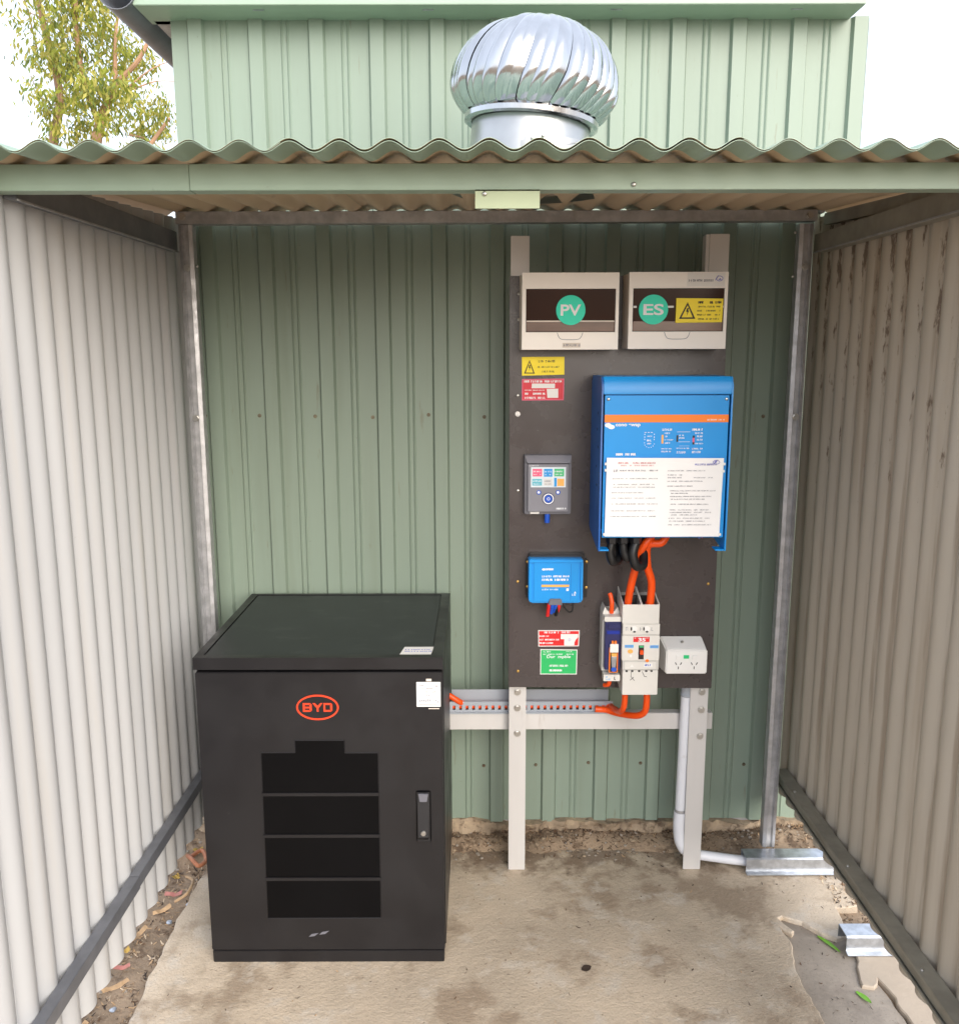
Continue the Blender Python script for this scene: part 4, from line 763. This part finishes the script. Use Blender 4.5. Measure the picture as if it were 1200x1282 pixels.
G().disc(-.1615, .372, .0062, .0062, CY-.0225, CY-.012, 20).build('lock', 'bolt', hd, bevel=.0008)
for x, z, a in ((-.447, .077, .4), (-.42, .083, -.3)):
    G().xz([(x-.012, z-.003), (x+.003, z-.001), (x+.014, z+.008), (x-.004, z+.005)], CY-.0004, CY+.0001).build('scuff', 'grey_case', dr)

# ------------------------------------------------------------------ scraps by the cream wall
def scrap(pts, r, m_, name, label, cat): tag(G().tube(pts, r, 8, 6).build(name, m_, None, pts[0]), label, cat)
scrap([(-.93, -.02, .0), (-.90, -.075, .025), (-.870, -.10, .016), (-.86, -.06, .012), (-.89, -.01, .012), (-.915, -.05, .01)], .0065, 'scrap_orange', 'hose_offcut', 'faded orange hose offcut curled behind the black cabinet', 'hose')
scrap([(-.90, -.13, .0), (-.865, -.17, .012), (-.862, -.235, .014), (-.89, -.26, .004)], .0042, 'litter_tan', 'cord_offcut', 'tan cord offcut curling on the dirt beside the slab', 'cord')
def chip(x, y, z, sx, sy, rot, m_, name, label, cat, bend=.006):
    g = G(); nn = 6; c_, s_ = math.cos(rot), math.sin(rot)
    for sgn in (0, 1):
        for i in range(nn+1):
            for j in (-1, 1):
                u = (i/nn-.5)*sx*.6; jit = noise.noise(Vector((x*90, y*90, i*1.7+j*4))); v_ = j*sy*.5/2*(1-.6*abs(i/nn-.5)+.6*jit); g.v.append((x+u*c_-v_*s_+.006*jit, y+u*s_+v_*c_, z-.004+bend*.6*math.cos(i/nn*5)+sgn*.0012+j*.003+.004*jit))
    k = 2*(nn+1)
    for i in range(nn):
        a = 2*i; g.f += [(a, a+1, a+3, a+2), (k+a, k+a+2, k+a+3, k+a+1), (a, a+2, k+a+2, k+a), (a+1, k+a+1, k+a+3, a+3)]
    g.f += [(0, k, k+1, 1), (2*nn, 2*nn+1, k+2*nn+1, k+2*nn)]; g.mi = [0]*len(g.f)
    return tag(g.build(name, m_, None, (x, y, z)), label, cat)
chip(-.90, -.005, .014, .05, .03, .6, 'scrap_yellow', 'yellow_scrap', 'yellow plastic scrap by the orange hose', 'scrap')
chip(-.925, -.14, .010, .045, .028, 1.2, 'scrap_yellow', 'yellow_scrap', 'yellow scrap next to the tan cord and pink strip', 'scrap')
chip(-.905, -.225, .010, .075, .018, .2, 'scrap_pink', 'pink_strip', 'dull pink tape strip below the tan cord', 'scrap')
chip(-.935, -.525, .006, .07, .018, .35, 'scrap_pink', 'pink_strip', 'dull pink tape strip under the wall beside bare dirt', 'scrap')
chip(-.95, -.46, .004, .03, .02, 1.0, 'scrap_yellow', 'yellow_scrap', 'yellow scrap beside the lone pink strip', 'scrap')
chip(-.915, -.29, .004, .09, .02, .9, 'litter_tan', 'bark_strip', 'curled tan bark strip between cord and foil', 'bark')
chip(-.945, -.40, .004, .13, .022, 1.25, 'litter_tan', 'bark_strip', 'long tan bark strip lying along the cream wall', 'bark')
chip(-.925, -.59, .002, .11, .02, .8, 'litter_tan', 'bark_strip', 'short tan bark strip below the lone pink strip', 'bark')
chip(-.955, -.74, .000, .12, .026, 1.3, 'litter_tan', 'bark_strip', 'wide tan bark strip at the mouth of the shelter', 'bark')
for i, (x, y, lab) in enumerate(((-.885, -.325, 'crumpled foil bit on the dirt by the slab edge'), (-.856, -.245, 'crumpled foil bit touching the slab near the cabinet'), (-.905, -.655, 'crumpled foil bit on the dirt toward the open front'))):
    g = G(); bm = bmesh.new(); bmesh.ops.create_icosphere(bm, subdivisions=2, radius=.0085)
    g.add([(x+v.co.x*(1+.6*noise.noise(v.co*90+Vector((i*5, 0, 0)))), y+v.co.y*(1+.6*noise.noise(v.co*80)), -.014+v.co.z*.45*(1+.7*noise.noise(v.co*100))) for v in bm.verts], [tuple(v.index for v in f.verts) for f in bm.faces]); bm.free()
    tag(g.build('foil_scrap', 'galv_bright', None, (x, y, -.01), smooth=False), lab, 'scrap')
def leafy(x, y, z, L, wd, rot, m_, name, label):
    g = G(); nn = 8; c_, s_ = math.cos(rot), math.sin(rot)
    for sgn in (0, 1):
        for i in range(nn+1):
            u = i/nn; w_ = wd*math.sin(math.pi*min(1, .06+u*.94))**.8/2+.0004
            for j in (-1, 0, 1): a = (u-.5)*L; b = j*w_+.05*L*math.sin(u*3); g.v.append((x+a*c_-b*s_, y+a*s_+b*c_, z+.0012+sgn*.0006+.004*u*u+(.0012 if j else 0)))
    k = 3*(nn+1)
    for i in range(nn):
        for j in (0, 1): a = 3*i+j; g.f += [(a, a+1, a+4, a+3), (k+a, k+a+3, k+a+4, k+a+1)]
        g.f += [(3*i, 3*i+3, k+3*i+3, k+3*i), (3*i+2, k+3*i+2, k+3*i+5, 3*i+5)]
    g.mi = [0]*len(g.f); return tag(g.build(name, m_, None, (x, y, z)), label, 'leaf')
leafy(.902, -.432, -.012, .078, .012, -1.15, 'leaf_fresh', 'gum_leaf', 'long fresh green leaf at the broken slab edge')
leafy(.911, -.628, -.012, .048, .014, -1.2, 'leaf_fresh', 'gum_leaf', 'short fresh green leaf on the grey concrete patch')
leafy(.247, -.538, .0005, .026, .022, .3, 'litter_dark', 'dry_leaf', 'small dark dried leaf alone on open concrete')
# litter nobody could count
g = G(); lr = random.Random(5)
def bit(x, y, z, L, w_, m):
    a = lr.uniform(0, 6.3); tl = lr.uniform(-.5, .5); dx, dy = math.cos(a), math.sin(a); g.cur = m; c = lr.uniform(.1, .5)*L
    p = []
    for u in (-.5, 0, .5):
        q = w_*(.35 if u else 1)/2
        for s_ in (-1, 1): p.append((x+dx*u*L-dy*s_*q, y+dy*u*L+dx*s_*q, z+tl*u*L+(c if u else 0)*.5+.001+s_*.15*w_))
    g.add(p, [(0, 1, 3, 2), (2, 3, 5, 4)])
for _ in range(1900):
    x = lr.uniform(-.13, 1.05); y = .085-abs(lr.gauss(0, .055)); 
    if y < -.13: continue
    bit(x, y, max(0, gz(x, y)), lr.uniform(.004, .016), lr.uniform(.001, .0038), lr.choice((0, 0, 0, 0, 1, 2, 2, 2)))
for _ in range(1300):
    x = lr.uniform(-1.06, -.858); y = lr.uniform(-.95, .08); bit(x, y, gz(x, y), lr.uniform(.006, .022), lr.uniform(.001, .005), lr.choice((0, 1, 1, 2, 3)))
for _ in range(500):
    x = lr.uniform(.985, 1.12); y = lr.uniform(-.42, .08); bit(x, y, max(gz(x, y), .0 if y > -.29 and x < 1.05 else -.05), lr.uniform(.006, .02), lr.uniform(.001, .005), lr.choice((0, 1, 2, 3)))
for _ in range(260):
    x = lr.uniform(-.82, .75); y = lr.uniform(-1.0, -.06)
    if -.72 < x < -.1 and y > -.52: continue
    bit(x, y, .0005, lr.uniform(.003, .014), lr.uniform(.0008, .0035), lr.choice((0, 0, 2, 2, 1)))
for _ in range(70):
    x = lr.uniform(.8, .96); y = lr.uniform(-.85, -.14); bit(x, y, .001 if y > -.3 else -.0125, lr.uniform(.003, .012), lr.uniform(.0008, .003), lr.choice((0, 2, 2)))
tag(g.build('leaf_litter', ['litter_brown', 'litter_tan', 'litter_dark', 'litter_pale'], smooth=False), 'dry leaf bits and twigs strewn over dirt and concrete', 'leaf litter', kind='stuff')
# pebbles along the dirt strips
g = G(); bm = bmesh.new(); bmesh.ops.create_icosphere(bm, subdivisions=1, radius=1); bv = [v.co.copy() for v in bm.verts]; bf = [tuple(v.index for v in f.verts) for f in bm.faces]; bm.free()
for _ in range(420):
    k = lr.random()
    if k < .45: x, y = lr.uniform(-1.06, -.86), lr.uniform(-.95, .08)
    elif k < .8: x, y = lr.uniform(-.12, 1.0), lr.uniform(-.05, .075)
    else: x, y = lr.uniform(.99, 1.12), lr.uniform(-.42, .05)
    r_ = lr.uniform(.002, .0065); g.cur = lr.choice((0, 1)); z = gz(x, y)
    if -.855 < x < .98: z = max(z, 0)
    g.add([(x+v.x*r_*lr.uniform(.8, 1.3), y+v.y*r_*lr.uniform(.8, 1.2), z+v.z*r_*.7) for v in bv], bf)
tag(g.build('gravel', ['concrete_grey', 'footing'], smooth=False), 'small pebbles scattered along the dirt strips', 'gravel', kind='stuff')

# ------------------------------------------------------------------ gum tree behind
tree = thing('gum_tree', (-4.7, 8.6, -.05), 'sunlit gum tree with twisting pale limbs beyond the shed', 'tree')
tr_ = random.Random(21); g = G()
g.tube([(-4.7, 8.6, -.1), (-4.68, 8.6, 1.5), (-4.62, 8.6, 2.9), (-4.56, 8.5, 3.7), (-4.44, 8.5, 4.2), (-4.22, 8.5, 4.62)], [.15, .13, .10, .075, .055, .042], 10, 5)
g.tube([(-4.66, 8.6, 2.4), (-4.98, 8.6, 3.3), (-5.02, 8.5, 3.9), (-4.90, 8.5, 4.5), (-5.0, 8.4, 5.4), (-5.1, 8.3, 6.6)], [.08, .07, .055, .045, .03, .018], 9, 5)
g.tube([(-4.24, 8.5, 4.6), (-4.14, 8.4, 5.2), (-3.92, 8.4, 6.0)], [.028, .018, .010], 7, 5)
g.tube([(-4.24, 8.5, 4.6), (-3.9, 8.4, 4.85), (-3.6, 8.3, 5.3)], [.034, .025, .014], 7, 5)
g.tube([(-4.46, 8.5, 4.1), (-4.6, 8.4, 4.9), (-4.55, 8.3, 5.8), (-4.75, 8.2, 7.0)], [.035, .03, .022, .012], 7, 5)
g.tube([(-4.58, 8.5, 3.4), (-4.05, 8.4, 3.7), (-3.6, 8.4, 4.2)], [.045, .03, .016], 7, 5)
for _ in range(30):
    a = Vector((tr_.uniform(-5.1, -3.8), 8.45, tr_.uniform(4.0, 6.6))); b = a+Vector((tr_.uniform(-.5, .5), tr_.uniform(-.5, .5), tr_.uniform(-.1, .6))); g.tube([a, (a+b)/2+Vector((0, 0, .05)), b], [.012, .008, .003], 5, 3)
g.build('trunk', 'bark', tree)
g = G(); clumps = []
for _ in range(100):
    clumps.append((Vector((tr_.gauss(-4.6, .38), 8.4+tr_.gauss(0, .5), tr_.uniform(4.3, 7.4))), tr_.uniform(.14, .32)))
for _ in range(40): clumps.append((Vector((tr_.uniform(-5.15, -3.6), 8.4+tr_.gauss(0, .4), tr_.uniform(3.6, 4.5))), tr_.uniform(.09, .18)))
for c, r_ in clumps:
    if c.x < -4.9 or c.x > -3.3: continue
    for _ in range(int(620*r_)):
        p = c+Vector((tr_.gauss(0, r_*.55), tr_.gauss(0, r_*.55), tr_.gauss(0, r_*.45))); L = tr_.uniform(.05, .11); w_ = L*.32
        d = Vector((tr_.gauss(0, .6), tr_.gauss(0, .6), -1)).normalized(); s_ = d.cross(Vector((tr_.gauss(0, 1), tr_.gauss(0, 1), .2))).normalized()
        g.cur = tr_.choice((0, 0, 1, 1, 2)); g.add([p, p+d*L*.45+s_*w_/2, p+d*L, p+d*L*.45-s_*w_/2], [(0, 1, 2, 3)])
g.build('crown', ['leaf_a', 'leaf_b', 'leaf_c'], tree, smooth=False)
